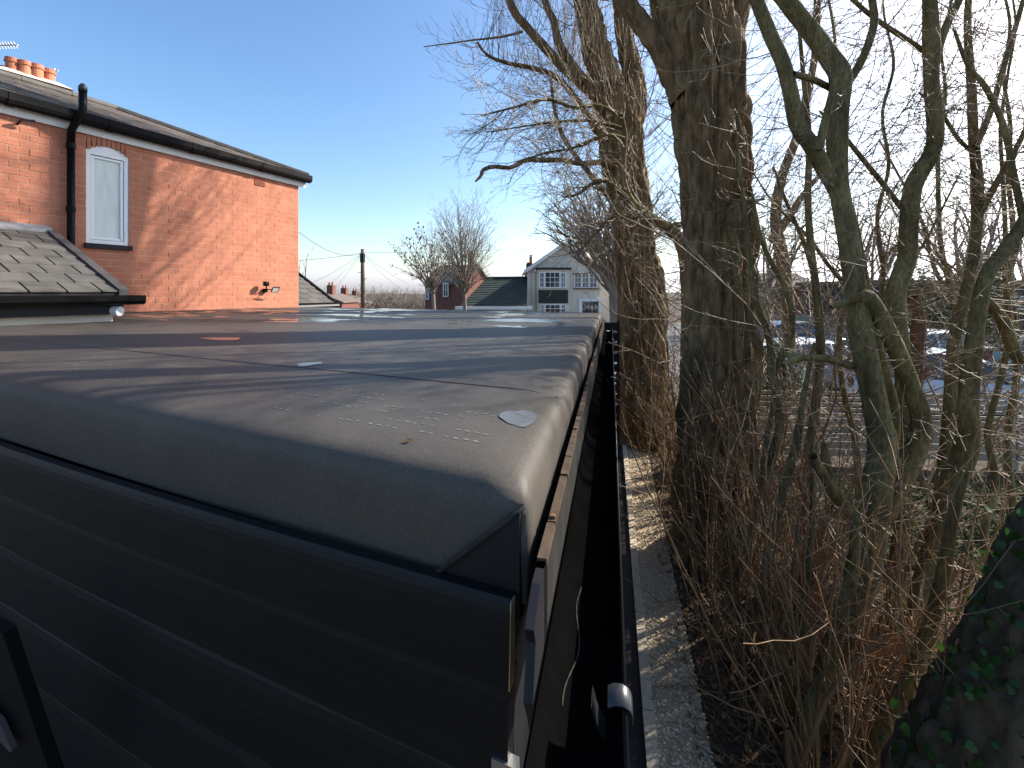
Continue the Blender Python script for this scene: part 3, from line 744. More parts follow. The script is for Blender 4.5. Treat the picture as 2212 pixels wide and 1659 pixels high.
# rear lean-to seen past the far corner
def L2(s, n): return H(s, -.229 + (-.915 - n) * .551, n)
up = Vector((0, 0, 1))
rl = MB().hexa([L2(-1.6, -2.1) - up * .12, L2(-1.6, -.9) - up * .12, L2(-.02, -.9) - up * .12, L2(-.02, -2.1) - up * .12, L2(-1.6, -2.1) - up * .02, L2(-1.6, -.9) - up * .02, L2(-.02, -.9) - up * .02, L2(-.02, -2.1) - up * .02]).build('rear_roof', M['black_paint'], house)
for r_ in range(7):
    n1 = -.9 - r_ * .18; n0 = n1 - .2
    s = -1.6 + (.14 if r_ % 2 else 0) - .28
    while s < -.05:
        a, b2 = max(s, -1.6) + .004, min(s + .272, -.03)
        if b2 - a > .04:
            p = [L2(a, n1), L2(b2, n1), L2(b2, n0), L2(a, n0)]
            MB().hexa([p[0] + up * .006, p[3] - up * .01, p[2] - up * .01, p[1] + up * .006, p[0] + up * .016, p[3], p[2], p[1] + up * .016]).build('slate', M['slate'], rl)
        s += .28
MB().tube([L2(-1.61, -2.15) + up * .015, L2(-1.61, -.9) + up * .015], .035, 6).build('verge_trim', M['black_paint'], rl)
MB().tube([L2(-1.66, -.87) - up * .05, L2(-.03, -.87) - up * .05], .05, 8).build('rear_gutter', M['black_plastic'], rl)
MB().box(-1.55, -.03, -2.1, -.98, -E, -.40, fnH).build('rear_extension_wall', M['brick_far'], house)

# security light
s, z = hw(570, 625)
sl = thing('security_light', H(s, z, .02), 'small black security floodlight with sensor on the brick wall', 'light')
MB().box(s - .03, s + .03, .01, .05, z - .05, z + .01, fnH).build('back_plate', M['black_plastic'], sl)
MB().tube([H(s, z, .05), H(s + .03, z + .02, .10), H(s + .03, z + .05, .11)], .008, 6).build('sensor_arm', M['black_plastic'], sl)
MB().box(s, s + .07, .07, .14, z + .05, z + .125, fnH).build('sensor', M['black_plastic'], sl, bevel=.012)
MB().tube([H(s, z - .01, .05), H(s - .05, z + .0, .12)], .008, 6).build('lamp_arm', M['black_plastic'], sl)
def FLH(a, b, c):  # tilted lamp head
    t = R(35); return H(s - .09 + a, z + .0 + b * math.cos(t) + c * math.sin(t), .15 + b * math.sin(t) * .9 - c * math.cos(t) * .2)
hd = MB().box(-.065, .065, -.05, .05, -.02, .0, FLH).build('lamp_head', M['black_plastic'], sl, bevel=.005)
MB().box(-.05, .05, -.036, .036, -.0215, -.0202, FLH).build('lamp_glass', M['frosted'], hd)
# TV aerials
def aerial(name, p, boom, n, el, label, mast):
    a = thing(name, p, label, 'aerial')
    MB().tube([p - Vector((0, 0, mast)), p + Vector((0, 0, .05))], .018, 8).build('mast', M['metal'], a)
    b = Vector(boom); MB().tube([p - b * .15, p + b], .012, 6).build('boom', M['metal'], a)
    side = b.normalized().cross(Vector((0, 0, 1))).normalized()
    for k in range(n):
        c = p + b * (k / (n - 1) * .98 - .1)
        MB().tube([c - side * el * .5 - Vector((0, 0, el * .55)), c + side * el * .5 + Vector((0, 0, el * .55))], .008, 5).build('element', M['metal'], a)
    return a
aerial('tv_aerial', at(118, 152, 10.5), (-.55, .05, .08), 9, .10, 'grey TV aerial behind the chimney pots', 1.4)
aerial('tv_aerial', at(-6, 98, 8.0), (.35, .02, .02), 8, .08, 'TV aerial high at the picture edge above the roof', 1.0)

# ================================================================== FAR BUILDINGS
def prect(mb, x0, x1, y0, y1, d, front=0, back=.1):
    a, b = at(x0, y1, d), at(x1, y0, d)
    return mb.box(a.x, b.x, d - front, d + back, a.z, b.z)
def pwindow(parent, x0, x1, y0, y1, d, cols, rows, m_frame, fw=2.0, bar=1.0):
    f = MB()
    prect(f, x0, x1, y0, y0 + fw, d, .10, .02); prect(f, x0, x1, y1 - fw, y1, d, .10, .02)
    prect(f, x0, x0 + fw, y0 + fw, y1 - fw, d, .10, .02); prect(f, x1 - fw, x1, y0 + fw, y1 - fw, d, .10, .02)
    xi0, xi1, yi0, yi1 = x0 + fw, x1 - fw, y0 + fw, y1 - fw
    for k in range(1, cols): x = xi0 + (xi1 - xi0) * k / cols; prect(f, x - bar / 2, x + bar / 2, yi0, yi1, d, .08, -.02)
    for k in range(1, rows): y = yi0 + (yi1 - yi0) * k / rows; prect(f, xi0, xi1, y - bar / 2, y + bar / 2, d, .078, -.022)
    w_ = f.build('window', m_frame, parent)
    for a in range(cols):
        for b in range(rows):
            g = MB(); prect(g, xi0 + (xi1 - xi0) * a / cols, xi0 + (xi1 - xi0) * (a + 1) / cols - .02, yi0 + (yi1 - yi0) * b / rows, yi0 + (yi1 - yi0) * (b + 1) / rows - .02, d, .045, .0)
            g.build('pane', M['glass'], w_)
    return w_
D = 35.0
wh = thing('white_house', (at(1217, 630, D).x, D, 0), 'cream rendered house with white gable boards beyond the shed', 'house')
x0, x1 = at(1140, 600, D).x, at(1296, 600, D).x; xm = at(1217, 600, D).x
ze = at(0, 583, D).z; zp = at(0, 530, D).z
mb = MB(); mb.prism([(x0, D, 0), (x1, D, 0), (x1, D, ze), (xm, D, zp), (x0, D, ze)], (0, 0, 0), (0, 9, 0)); mb.build('wall', M['render_white'], wh)
mb = MB()
for xa, xb in ((x0 - .25, xm), (xm, x1 + .25)):
    za = ze - .2 if xa < xm else zp + .03; zb = zp + .03 if xb == xm else ze - .2
    mb.prism([(xa, D - .3, za), (xb, D - .3, zb), (xb, D - .3, zb + .18), (xa, D - .3, za + .18)], (0, 0, 0), (0, 9.5, 0))
mb.build('roof', M['roof_far'], wh)
for sgn in (-1, 1):
    mb = MB(); xe = xm + sgn * (xm - x0 + .3)
    mb.prism([(xe, D - .36, ze - .34), (xm, D - .36, zp - .1), (xm, D - .36, zp + .22), (xe, D - .36, ze - .02)], (0, 0, 0), (0, .05, 0)); mb.build('bargeboard', M['white_paint'], wh)
# bay: two storeys
mb = MB(); prect(mb, 1160, 1228, 582, 672, D, .55, 0); mb.build('bay', M['render_white'], wh)
mb = MB(); prect(mb, 1156, 1232, 579, 583, D, .7, 0); mb.build('bay_cornice', M['black_paint'], wh)
mb = MB(); prect(mb, 1163, 1227, 626, 655, D - .56, .05, 0); bt = mb.build('hung_tiles', M['tile_dark'], wh)
for k in range(6):
    mb = MB(); prect(mb, 1163.2, 1226.8, 626.3 + k * 4.8, 630.6 + k * 4.8, D - .61, .04 + .004 * (k % 2), 0); mb.build('tile_course', M['tile_dark'], bt)
pwindow(wh, 1165, 1176, 588, 622, D - .56, 2, 3, M['upvc']); pwindow(wh, 1176.5, 1210, 587, 622, D - .56, 3, 3, M['upvc']); pwindow(wh, 1210.5, 1222, 588, 622, D - .56, 2, 3, M['upvc'])
pwindow(wh, 1167, 1176, 657, 676, D - .56, 2, 2, M['upvc']); pwindow(wh, 1176.5, 1211, 657, 676, D - .56, 3, 2, M['upvc']); pwindow(wh, 1211.5, 1222, 657, 676, D - .56, 2, 2, M['upvc'])
pwindow(wh, 1240, 1256, 588, 622, D, 2, 3, M['white_paint']); pwindow(wh, 1256.5, 1272, 588, 622, D, 2, 3, M['white_paint']); pwindow(wh, 1272.5, 1290, 588, 622, D, 2, 3, M['white_paint'])
mb = MB(); prect(mb, 1238, 1292, 622.5, 624.5, D, .2, 0); mb.build('sill', M['brick_far'], wh)
mb = MB(); prect(mb, 1250, 1257, 646, 700, D, .2, 0); prect(mb, 1292, 1296, 646, 700, D, .2, 0); prect(mb, 1257, 1292, 646, 651, D, .2, 0); dr = mb.build('door_surround', M['white_paint'], wh)
mb = MB(); prect(mb, 1257.2, 1291.8, 651.2, 700, D, .08, 0); dd = mb.build('door', M['glass'], wh)
for x in (1266, 1274, 1282): mb = MB(); prect(mb, x, x + 1.4, 655, 700, D - .081, .04, 0); mb.build('glazing_bar', M['black_paint'], dd)
MB().tube([at(1141, 590, D - .15), at(1141, 660, D - .15)], .05, 6).build('downpipe', M['white_paint'], wh)
MB().tube([at(1157, 584, D - .7), at(1153, 590, D - .2), at(1153, 672, D - .2)], .05, 6).build('downpipe', M['white_paint'], wh)
cm = MB(); a = at(1137, 585, D + 3); b = at(1146, 570, D + 3); cm.box(a.x, a.x + .55, D + 2.4, D + 3.2, a.z - 2, b.z); wch = cm.build('chimney', M['brick_far'], wh)
pp = Vector((a.x + .2, D + 2.8, b.z)); MB().tube([pp, pp + Vector((0, 0, .12))], .16, 10).build('chimney_pot', M['terracotta'], wch)
pp = Vector((a.x + .38, D + 2.8, b.z)); MB().tube([pp, pp + Vector((0, 0, .55))], .13, 12).build('chimney_pot', M['terracotta'], wch)
MB().tube([pp + Vector((0, 0, .56)), pp + Vector((0, 0, .72)), pp + Vector((0, 0, .75))], [.13, .13, .2], 12).build('cowl', M['metal'], wch)
aerial('tv_aerial', at(1136, 536, D + 2.6), (-.8, 0, .05), 6, .25, 'TV aerial on tall mast beside the cream house chimney', 2.2)
# neighbour roof to the right of the white house
nb = thing('neighbour_house', (at(1330, 630, 40).x, 40, 0), 'house with brown tiled roof behind the near poplar trunk', 'house')
a, b = at(1270, 560, 40), at(1420, 610, 40)
MB().box(a.x, b.x, 40, 46, 0, b.z).build('wall', M['render_white'], nb)
MB().hexa([(a.x, 39.6, b.z), (b.x, 39.6, b.z), (b.x, 43, a.z - .2), (a.x, 43, a.z - .2), (a.x, 39.6, b.z + .2), (b.x, 39.6, b.z + .2), (b.x, 43, a.z), (a.x, 43, a.z)]).build('roof', M['roof_far'], nb)
# garage with dark tiled roof
gr = thing('garage', (at(1070, 630, 33).x, 33, 0), 'garage with dark mossy tiled roof joined to the cream house', 'garage')
tl, trr, brr, bll = at(1050, 603, 36), at(1139, 602, 36), at(1138, 660, 32.2), at(990, 666, 32.2)
def GR(u, v): return tl.lerp(trr, u).lerp(bll.lerp(brr, u), v)
gw = MB(); gw.box(bll.x, brr.x, 32.6, 38, 0, brr.z - .1); gw.build('wall', M['render_white'], gr)
g_r = MB().hexa([bll - Vector((0, 0, .2)), brr - Vector((0, 0, .2)), trr - Vector((0, 0, .2)), tl - Vector((0, 0, .2)), bll, brr, trr, tl]).build('roof', M['tile_dark'], gr)
for k in range(12):
    v0, v1 = k / 12, (k + 1.12) / 12; v1 = min(v1, 1.0)
    p = [GR(0, v1), GR(1, v1), GR(1, v0), GR(0, v0)]; up = Vector((0, -.02, 1))
    MB().hexa([p[0] + up * .02, p[1] + up * .02, p[2] + up * .004, p[3] + up * .004, p[0] + up * .075, p[1] + up * .075, p[2] + up * .03, p[3] + up * .03]).build('tile_course', M['tile_dark'], g_r)
MB().tube([tl + Vector((-.1, 0, .08)), trr + Vector((0, 0, .08))], .12, 8).build('ridge', M['tile_dark'], g_r)
MB().box(bll.x - .2, brr.x + .4, 31.9, 32.1, brr.z - .28, brr.z - .05).build('fascia', M['white_paint'], gr)
# red brick house behind the bare trees
rh = thing('red_brick_house', (-5.0, 47, -1), 'dark red brick gabled house behind the two bare trees', 'house')
Cn = at(1003, 612, 46); Gn = at(1056, 604, 50); Ln = at(918, 612, 49); zE = Cn.z; zR = at(1026, 574, 48).z
Cx, Gx, Lx = (Vector((p.x, p.y, 0)) for p in (Cn, Gn, Ln)); Kx = Gx + Lx - Cx; Mg = (Cx + Gx) / 2; Ml = (Lx + Kx) / 2
up = lambda p, z: Vector((p.x, p.y, z))
mb = MB(); g0 = -4.6
mb.add([up(Cx, g0), up(Gx, g0), up(Kx, g0), up(Lx, g0), up(Cx, zE), up(Gx, zE), up(Kx, zE), up(Lx, zE), up(Mg, zR), up(Ml, zR)],
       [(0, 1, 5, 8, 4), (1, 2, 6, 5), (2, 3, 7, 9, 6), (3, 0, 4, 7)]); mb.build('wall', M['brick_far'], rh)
mb = MB(); ee = (Lx - Cx).normalized() * -.25; oo = (Cx - Gx).normalized() * .3
mb.hexa([up(Cx + ee + oo, zE - .15), up(Mg + ee, zR - .02), up(Ml, zR - .02), up(Lx + oo, zE - .15), up(Cx + ee + oo, zE + .05), up(Mg + ee, zR + .18), up(Ml, zR + .18), up(Lx + oo, zE + .05)])
mb.hexa([up(Mg + ee, zR - .021), up(Gx + ee - oo, zE - .15), up(Kx - oo, zE - .15), up(Ml, zR - .021), up(Mg + ee, zR + .179), up(Gx + ee - oo, zE + .05), up(Kx - oo, zE + .05), up(Ml, zR + .179)])
rhr = mb.build('roof', M['roof_far'], rh)
ck = at(1017, 560, 48.4); MB().box(ck.x - .28, ck.x + .28, 48, 48.7, zR - 1.2, at(0, 546, 48).z).build('chimney', M['brick_far'], rhr)
for dx in (-.13, .13): pp = Vector((ck.x + dx, 48.35, at(0, 546, 48).z)); MB().tube([pp, pp + Vector((0, 0, .3))], .1, 8).build('chimney_pot', M['terracotta'], rhr)
pwindow(rh, 957, 969, 611, 641, 46.9, 2, 2, M['upvc'], 1.6, .8)
pwindow(rh, 918.5, 927, 624, 647, 48.2, 2, 2, M['upvc'], 1.6, .8)
# small gabled houses far down the road
FARH = [(700, 650, 66, 'nearest small gabled house of the far row, by the brick corner'), (732, 652, 76, 'second small gabled house in the far row'), (757, 654, 88, 'third small gabled house in the far row'), (778, 656, 100, 'last small gabled house in the far row behind the pole')]
for px, py, d, lab in FARH:
    p = at(px, py, d); gz_ = -4.7
    hh = thing('terraced_house', (p.x, d, gz_), lab, 'house', 'far row of houses')
    wx = 2.7; ze_ = p.z - .2; zr = ze_ + 1.1
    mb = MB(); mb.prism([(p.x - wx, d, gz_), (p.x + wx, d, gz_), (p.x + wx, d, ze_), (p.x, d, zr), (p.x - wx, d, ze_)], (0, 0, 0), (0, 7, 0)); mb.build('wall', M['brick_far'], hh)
    for sg in (-1, 1):
        mb = MB(); mb.hexa([(p.x, d - .3, zr), (p.x + sg * (wx + .3), d - .3, ze_ - .12), (p.x + sg * (wx + .3), d + 7.3, ze_ - .12), (p.x, d + 7.3, zr), (p.x, d - .3, zr + .15), (p.x + sg * (wx + .3), d - .3, ze_ + .03), (p.x + sg * (wx + .3), d + 7.3, ze_ + .03), (p.x, d + 7.3, zr + .15)]); rf = mb.build('roof', M['roof_far'], hh)
    c = MB().box(p.x - .45, p.x + .45, d + 2, d + 3.2, zr - .3, zr + 1.5).build('chimney', M['brick_far'], hh)
    for dx in (-.25, .25): MB().tube([(p.x + dx, d + 2.5, zr + 1.5), (p.x + dx, d + 2.5, zr + 1.95)], .14, 8).build('chimney_pot', M['terracotta'], c)
    MB().box(p.x + .4, p.x + 2.2, d - .5, d + .1, gz_ + 1, ze_ - .35).build('bay_window', M['upvc'], hh)
# telegraph pole and wires
PD = 30.0; pt = at(783, 538, PD); pz = float(-4.5 * smooth(22, 62, np.array(PD)) * smooth(-1, -10, np.array(pt.x)))
tp = thing('telegraph_pole', (pt.x, PD, pz), 'wooden telegraph pole with climbing steps between the houses', 'pole')
MB().tube([(pt.x + .06, PD, pz), (pt.x + .02, PD, pt.z - 2), pt], [.17, .14, .115], 12).build('post', M['pole'], tp, smooth=True)
MB().tube([pt - Vector((0, 0, .9)), pt - Vector((0, 0, .3))], .17, 10).build('terminal_box', M['black_paint'], tp)
for k in range(8):
    z = pt.z - 1.6 - k * .42; sg = 1 if k % 2 else -1
    MB().tube([(pt.x, PD, z), (pt.x + sg * .3, PD - .02, z)], .022, 5).build('step', M['metal'], tp)
def wire(a, b, sag, label):
    n = 20; pts = [a.lerp(b, k / n) - Vector((0, 0, sag * 4 * (k / n) * (1 - k / n))) for k in range(n + 1)]
    tag(MB().tube(pts, .011, 4).build('overhead_wire', M['wire']), label, 'wire', 'overhead wires')
ptop = pt - Vector((0, 0, .25))
wire(ptop, at(560, 566, 20), .12, 'overhead wire running level from the pole to the brick corner')
wire(ptop, at(500, 360, 12), 1.0, 'overhead wire rising steeply from the pole past the brick corner')
wire(ptop, at(650, 618, 40), .3, 'overhead wire dropping from the pole to behind the small rear roof')
wire(ptop, at(668, 645, 55), .3, 'overhead wire dropping from the pole to the nearest far chimney')
wire(ptop, at(695, 650, 62), .3, 'steepest overhead wire dropping from the pole to the far houses')
wire(ptop, at(1190, 535, 40), .12, 'long level overhead wire from the pole to the cream gable')
wire(ptop, at(865, 622, 45), .25, 'overhead wire dropping from the pole behind the left bare tree')
wire(ptop, at(880, 612, 55), .2, 'upper of the two overhead wires dropping behind the left bare tree')
# right hand background: terrace, garden fence, dark building
tr2 = thing('brick_terrace', (at(1720, 630, 40).x, 40, 0), 'red brick terrace seen between the thin stems beyond the car park', 'house')
a, b = at(1655, 622, 40), at(1765, 700, 40)
MB().box(a.x, b.x, 40, 47, 0, a.z).build('wall', M['brick_far'], tr2)
MB().hexa([(a.x - .3, 39.7, a.z - .1), (b.x + .3, 39.7, a.z - .1), (b.x + .3, 43.5, a.z + 1.3), (a.x - .3, 43.5, a.z + 1.3), (a.x - .3, 39.7, a.z + .1), (b.x + .3, 39.7, a.z + .1), (b.x + .3, 43.5, a.z + 1.5), (a.x - .3, 43.5, a.z + 1.5)]).build('roof', M['roof_far'], tr2)
pwindow(tr2, 1700, 1712, 635, 655, 40, 2, 2, M['upvc']); pwindow(tr2, 1735, 1747, 635, 655, 40, 2, 2, M['upvc'])
ca = at(1738, 600, 42); MB().box(ca.x - .4, ca.x + .4, 42, 42.8, ca.z - 1.5, ca.z).build('chimney', M['brick_far'], tr2)
gf = thing('panel_fence', (at(1720, 700, 25).x, 25, 0), 'brown upright board fence in front of the brick terrace', 'fence')
for k in range(36):
    x = at(1655, 700, 25).x + k * .15
    MB().box(x, x + .14, 25, 25.025 + .01 * (k % 2), .05, 1.5 + .02 * (k % 3)).build('board', M['fence'], gf)
dk = thing('dark_building', (at(2150, 630, 24).x, 24, 0), 'low dark brick building across the car park behind the tangled stems', 'building')
a, b = at(1890, 615, 24), at(2330, 700, 24)
MB().box(a.x, b.x, 24, 30, 0, a.z).build('wall', M['dark_wall'], dk)
MB().box(a.x - .3, b.x + .3, 23.7, 30.3, a.z, a.z + .25).build('roof', M['roof_far'], dk)
for x in (2080, 2140, 2190): pwindow(dk, x, x + 22, 640, 668, 24, 2, 1, M['upvc'])

# ================================================================== CARS
def car(name, loc, yaw, paint, label):
    c = thing(name, loc, label, 'car', 'cars parked beyond the slatted fence')
    c.rotation_euler = (0, 0, yaw); ORG[c] = Vector((0, 0, 0))
    # stations along x: (x, z bottom, z belt, half width bottom, half width belt)
    st = [(-2.02, .42, .62, .55, .62), (-1.95, .30, .86, .72, .76), (-1.5, .22, .93, .82, .85), (-.6, .2, .94, .84, .87), (.5, .2, .93, .84, .87), (1.0, .2, .90, .83, .86), (1.6, .22, .80, .80, .82), (1.93, .28, .70, .68, .72), (2.03, .38, .58, .50, .56)]
    V, Fq = [], []
    for x, zb, zt_, wb, wt in st:
        zm = zb + (zt_ - zb) * .45
        V += [(x, -wb, zb), (x, -max(wb, wt) * 1.02, zm), (x, -wt, zt_ - .05), (x, -wt * .93, zt_), (x, 0, zt_ + .035), (x, wt * .93, zt_), (x, wt, zt_ - .05), (x, max(wb, wt) * 1.02, zm), (x, wb, zb)]
    for i_ in range(len(st) - 1):
        for k in range(8): Fq.append((i_ * 9 + k, (i_ + 1) * 9 + k, (i_ + 1) * 9 + k + 1, i_ * 9 + k + 1))
        Fq.append((i_ * 9 + 8, (i_ + 1) * 9 + 8, (i_ + 1) * 9, i_ * 9))
    Fq += [tuple(range(9)), tuple(range(len(V) - 1, len(V) - 10, -1))]
    mb = MB(); mb.add(V, [f[::-1] for f in Fq]); body = mb.build('body', paint, c, smooth=True)
    body.modifiers.new('sub', 'SUBSURF').render_levels = 1
    # greenhouse
    gh = [(-1.88, .90, -1.55, 1.36), (-1.2, .93, -1.15, 1.47), (-.2, .94, -.2, 1.50), (.35, .93, .15, 1.46), (1.18, .86, .42, 1.36)]
    V, Fq = [], []
    for xb, zb, xt, zt_ in gh:
        V += [(xb, -.80, zb), (xt, -.62, zt_ - .04), (xt, -.5, zt_), (xt, .5, zt_), (xt, .62, zt_ - .04), (xb, .80, zb)]
    for i_ in range(len(gh) - 1):
        for k in range(5): Fq.append((i_ * 6 + k + 1, (i_ + 1) * 6 + k + 1, (i_ + 1) * 6 + k, i_ * 6 + k))
    Fq += [(0, 1, 2, 3, 4, 5), (29, 28, 27, 26, 25, 24)]
    mb = MB(); mb.add(V, Fq); mb.build('glazing', M['glass'], c)
    # roof panel and pillars in body colour
    rp = [(-1.62, 1.33), (-1.15, 1.485), (-.2, 1.515), (.17, 1.475), (.45, 1.36)]
    mb = MB(); V = []; Fq = []
    for x, z in rp: V += [(x, -.635, z - .05), (x, -.5, z), (x, 0, z + .02), (x, .5, z), (x, .635, z - .05)]
    for i_ in range(4):
        for k in range(4): Fq.append((i_ * 5 + k, (i_ + 1) * 5 + k, (i_ + 1) * 5 + k + 1, i_ * 5 + k + 1))
    mb.add(V, [f[::-1] for f in Fq]); mb.build('roof_panel', paint, c, smooth=True)
    for sg in (-1, 1):
        for a, b in (((1.18, .80, .87), (.43, .63, 1.34)), ((-.15, .81, .93), (-.15, .635, 1.46)), ((-1.05, .81, .92), (-1.0, .635, 1.44)), ((-1.85, .79, .90), (-1.52, .62, 1.33))):
            MB().tube([(a[0], a[1] * sg, a[2]), (b[0], b[1] * sg, b[2])], .035, 6).build('pillar', paint, c)
        for x in (-1.25, 1.28):
            wl_ = MB().tube([(x, sg * .70, .31), (x, sg * .87, .31)], .31, 24).build('wheel', M['black_paint'], c)
            MB().tube([(x, sg * .871, .31), (x, sg * .885, .31)], .2, 16).build('rim', M['metal'], wl_)
        MB().box(1.86, 2.03, min(sg * .42, sg * .66), max(sg * .42, sg * .66), .60, .72).build('headlight', M['glass'], c, bevel=.03)
        MB().box(-2.0, -1.93, min(sg * .5, sg * .72), max(sg * .5, sg * .72), .62, .85).build('tail_light', M['bark_red'], c, bevel=.02)
        MB().box(.75, .95, min(sg * .86, sg * 1.0), max(sg * .86, sg * 1.0), .92, 1.05).build('mirror', paint, c, bevel=.03)
    return c
def paint(name, c): return mat(name, c, c, rough=.22, scale=2, spec=.6)
car('silver_car', (at(1765, 730, 12.4).x, 12.4, .006), R(4), paint('silver_paint', (.6, .62, .64)), 'silver hatchback side on behind the left end of the slatted fence')
car('blue_car', (at(2040, 770, 10.2).x, 10.2, .006), R(-22), paint('pale_blue_paint', (.52, .57, .62)), 'pale blue car with rounded bonnet just behind the slatted fence')
car('white_car', (at(2035, 740, 15.5).x, 15.5, .006), R(6), paint('white_paint_car', (.7, .7, .7)), 'white car parked farther back behind the railings')
car('dark_car', (at(1725, 700, 20).x, 20, .006), R(0), paint('grey_paint', (.16, .19, .24)), 'grey car far across the car park by the board fence')
car('green_car', (at(2260, 715, 13.5).x, 13.5, .006), R(75), paint('green_paint', (.30, .42, .40)), 'pale green car at the right hand picture edge')

# slatted fence
FA, FB = at(1560, 838, 7.4), at(2420, 846, 6.9)
fdv = Vector((FB.x - FA.x, FB.y - FA.y, 0)); fl_ = fdv.length; fdv.normalize(); fnv = Vector((fdv.y, -fdv.x, 0))
ftop = 1.20
fen = thing('slatted_fence', (FA.x, FA.y, 0), 'weathered grey fence of horizontal slats behind the thicket', 'fence')
def FE(a, b, z): p = Vector((FA.x, FA.y, 0)) + fdv * a + fnv * b; return Vector((p.x, p.y, z))
nb_ = 4; bay = fl_ / nb_; fr = random.Random(2)
for k in range(nb_):
    for r_ in range(10):
        z1 = ftop - r_ * (.088 if r_ < 5 else .125) - (0 if r_ < 5 else -.185); zh = .052 if r_ < 5 else .115
        dz = fr.uniform(-.004, .004)
        MB().box(k * bay + .02, (k + 1) * bay - .02, 0, .022, z1 - zh + dz, z1 + dz, FE).build('slat', M['fence'], fen)
    MB().box(k * bay - .05, k * bay + .05, -.06, -.004, 0, ftop + .05, FE).build('fence_post', M['fence'], fen)
# iron railings by the white car, one thing with uprights
rl_ = thing('railings', (at(1960, 760, 13.2).x, 13.2, 0), 'black iron railings in front of the white car', 'railings')
xa = at(1925, 700, 13.2).x
for k in range(22): MB().tube([(xa + k * .11, 13.2, 0), (xa + k * .11, 13.2, .98)], .009, 5).build('upright', M['black_paint'], rl_)
for z in (.15, .93): MB().tube([(xa - .05, 13.2, z), (xa + 2.4, 13.2, z)], .012, 5).build('rail', M['black_paint'], rl_)
bp_ = thing('brick_pier', (xa + 2.62, 13.2, 0), 'red brick gate pier at the end of the railings', 'pier')
MB().box(xa + 2.42, xa + 2.84, 13.0, 13.42, 0, 1.12).build('shaft', M['brick_far'], bp_)
MB().box(xa + 2.38, xa + 2.88, 12.96, 13.46, 1.12, 1.2).build('cap', M['concrete'], bp_)

# ================================================================== TREES
UP = Vector((0, 0, 1))
tr = random.Random(21)
def rvec(r=tr): return Vector((r.gauss(0, 1), r.gauss(0, 1), r.gauss(0, 1)))
def resample(P, W, step):
    """Catmull-Rom through 3D points P with radii W"""
    out, rad = [], []
    n = len(P)
    for k in range(n - 1):
        a, b, c, d = P[max(k - 1, 0)], P[k], P[k + 1], P[min(k + 2, n - 1)]
        m_ = max(2, int((c - b).length / step))
        for i_ in range(m_):
            t = i_ / m_; t2, t3 = t * t, t * t * t
            out.append((b * 2 + (c - a) * t + (a * 2 - b * 5 + c * 4 - d) * t2 + (b * 3 - a - c * 3 + d) * t3) * .5)
            rad.append(W[k] + (W[k + 1] - W[k]) * t)
    out.append(P[-1].copy()); rad.append(W[-1])
    return out, rad
def trace(pl, d0, d1=None, step=.06):
    """pixels (x, y, width) with depth going from d0 to d1 -> smooth 3D path and radii"""
    d1 = d0 if d1 is None else d1; n = len(pl)
    P = [at(x, y, d0 + (d1 - d0) * k / (n - 1)) for k, (x, y, w_) in enumerate(pl)]
    W = [w_ / 2 / F * (d0 + (d1 - d0) * k / (n - 1)) for k, (x, y, w_) in enumerate(pl)]
    return resample(P, W, step)
def bark_tube(path, rad, sides, amp, freq, seed, zs=.35, burr=.05):
    P = np.array([tuple(p) for p in path]); Rr = np.array(rad); n = len(P)
    T = np.gradient(P, axis=0); T /= np.linalg.norm(T, axis=1, keepdims=True) + 1e-9
    ref = np.array([.97, .2, 0.1]); X = np.cross(T, ref); X /= np.linalg.norm(X, axis=1, keepdims=True); Y = np.cross(T, X)
    th = np.arange(sides) * 2 * np.pi / sides
    dirs = X[:, None] * np.cos(th)[None, :, None] + Y[:, None] * np.sin(th)[None, :, None]
    base = P[:, None] + dirs * Rr[:, None, None]
    q_ = base.reshape(-1, 3) * np.array([freq, freq, freq * zs])
    q_ = q_ + .6 * (vnoise(base.reshape(-1, 3) * np.array([3, 3, 2.]), seed + 5)[:, None] - .5)
    r1 = 1 - np.abs(2 * vnoise(q_, seed) - 1); r2 = 1 - np.abs(2 * vnoise(q_ * 2.1 + 7.3, seed + 1) - 1)
    lump = vnoise(base.reshape(-1, 3) * np.array([2.2, 2.2, 1.3]), seed + 3) - .5
    disp = amp * (-(r1 ** 2) * .8 - .4 * r2 ** 2 + .5) + burr * 2 * lump
    V = base + dirs * (Rr[:, None] * disp.reshape(n, sides))[..., None]
    i_, j_ = np.meshgrid(np.arange(n - 1), np.arange(sides), indexing='ij')
    Fq = np.stack([i_ * sides + j_, i_ * sides + (j_ + 1) % sides, (i_ + 1) * sides + (j_ + 1) % sides, (i_ + 1) * sides + j_], -1).reshape(-1, 4)
    return V.reshape(-1, 3), Fq
def bark_obj(name, parts, m, parent):
    """parts: list of (V, F) joined into one mesh"""
    Vs, Fs, b = [], [], 0
    for V_, F_ in parts: Vs.append(V_); Fs.append(F_ + b); b += len(V_)
    V_ = np.concatenate(Vs) - np.array(ORG[parent])
    return link(name, np_mesh(name, V_, [np.concatenate(Fs)], True), parent, m)
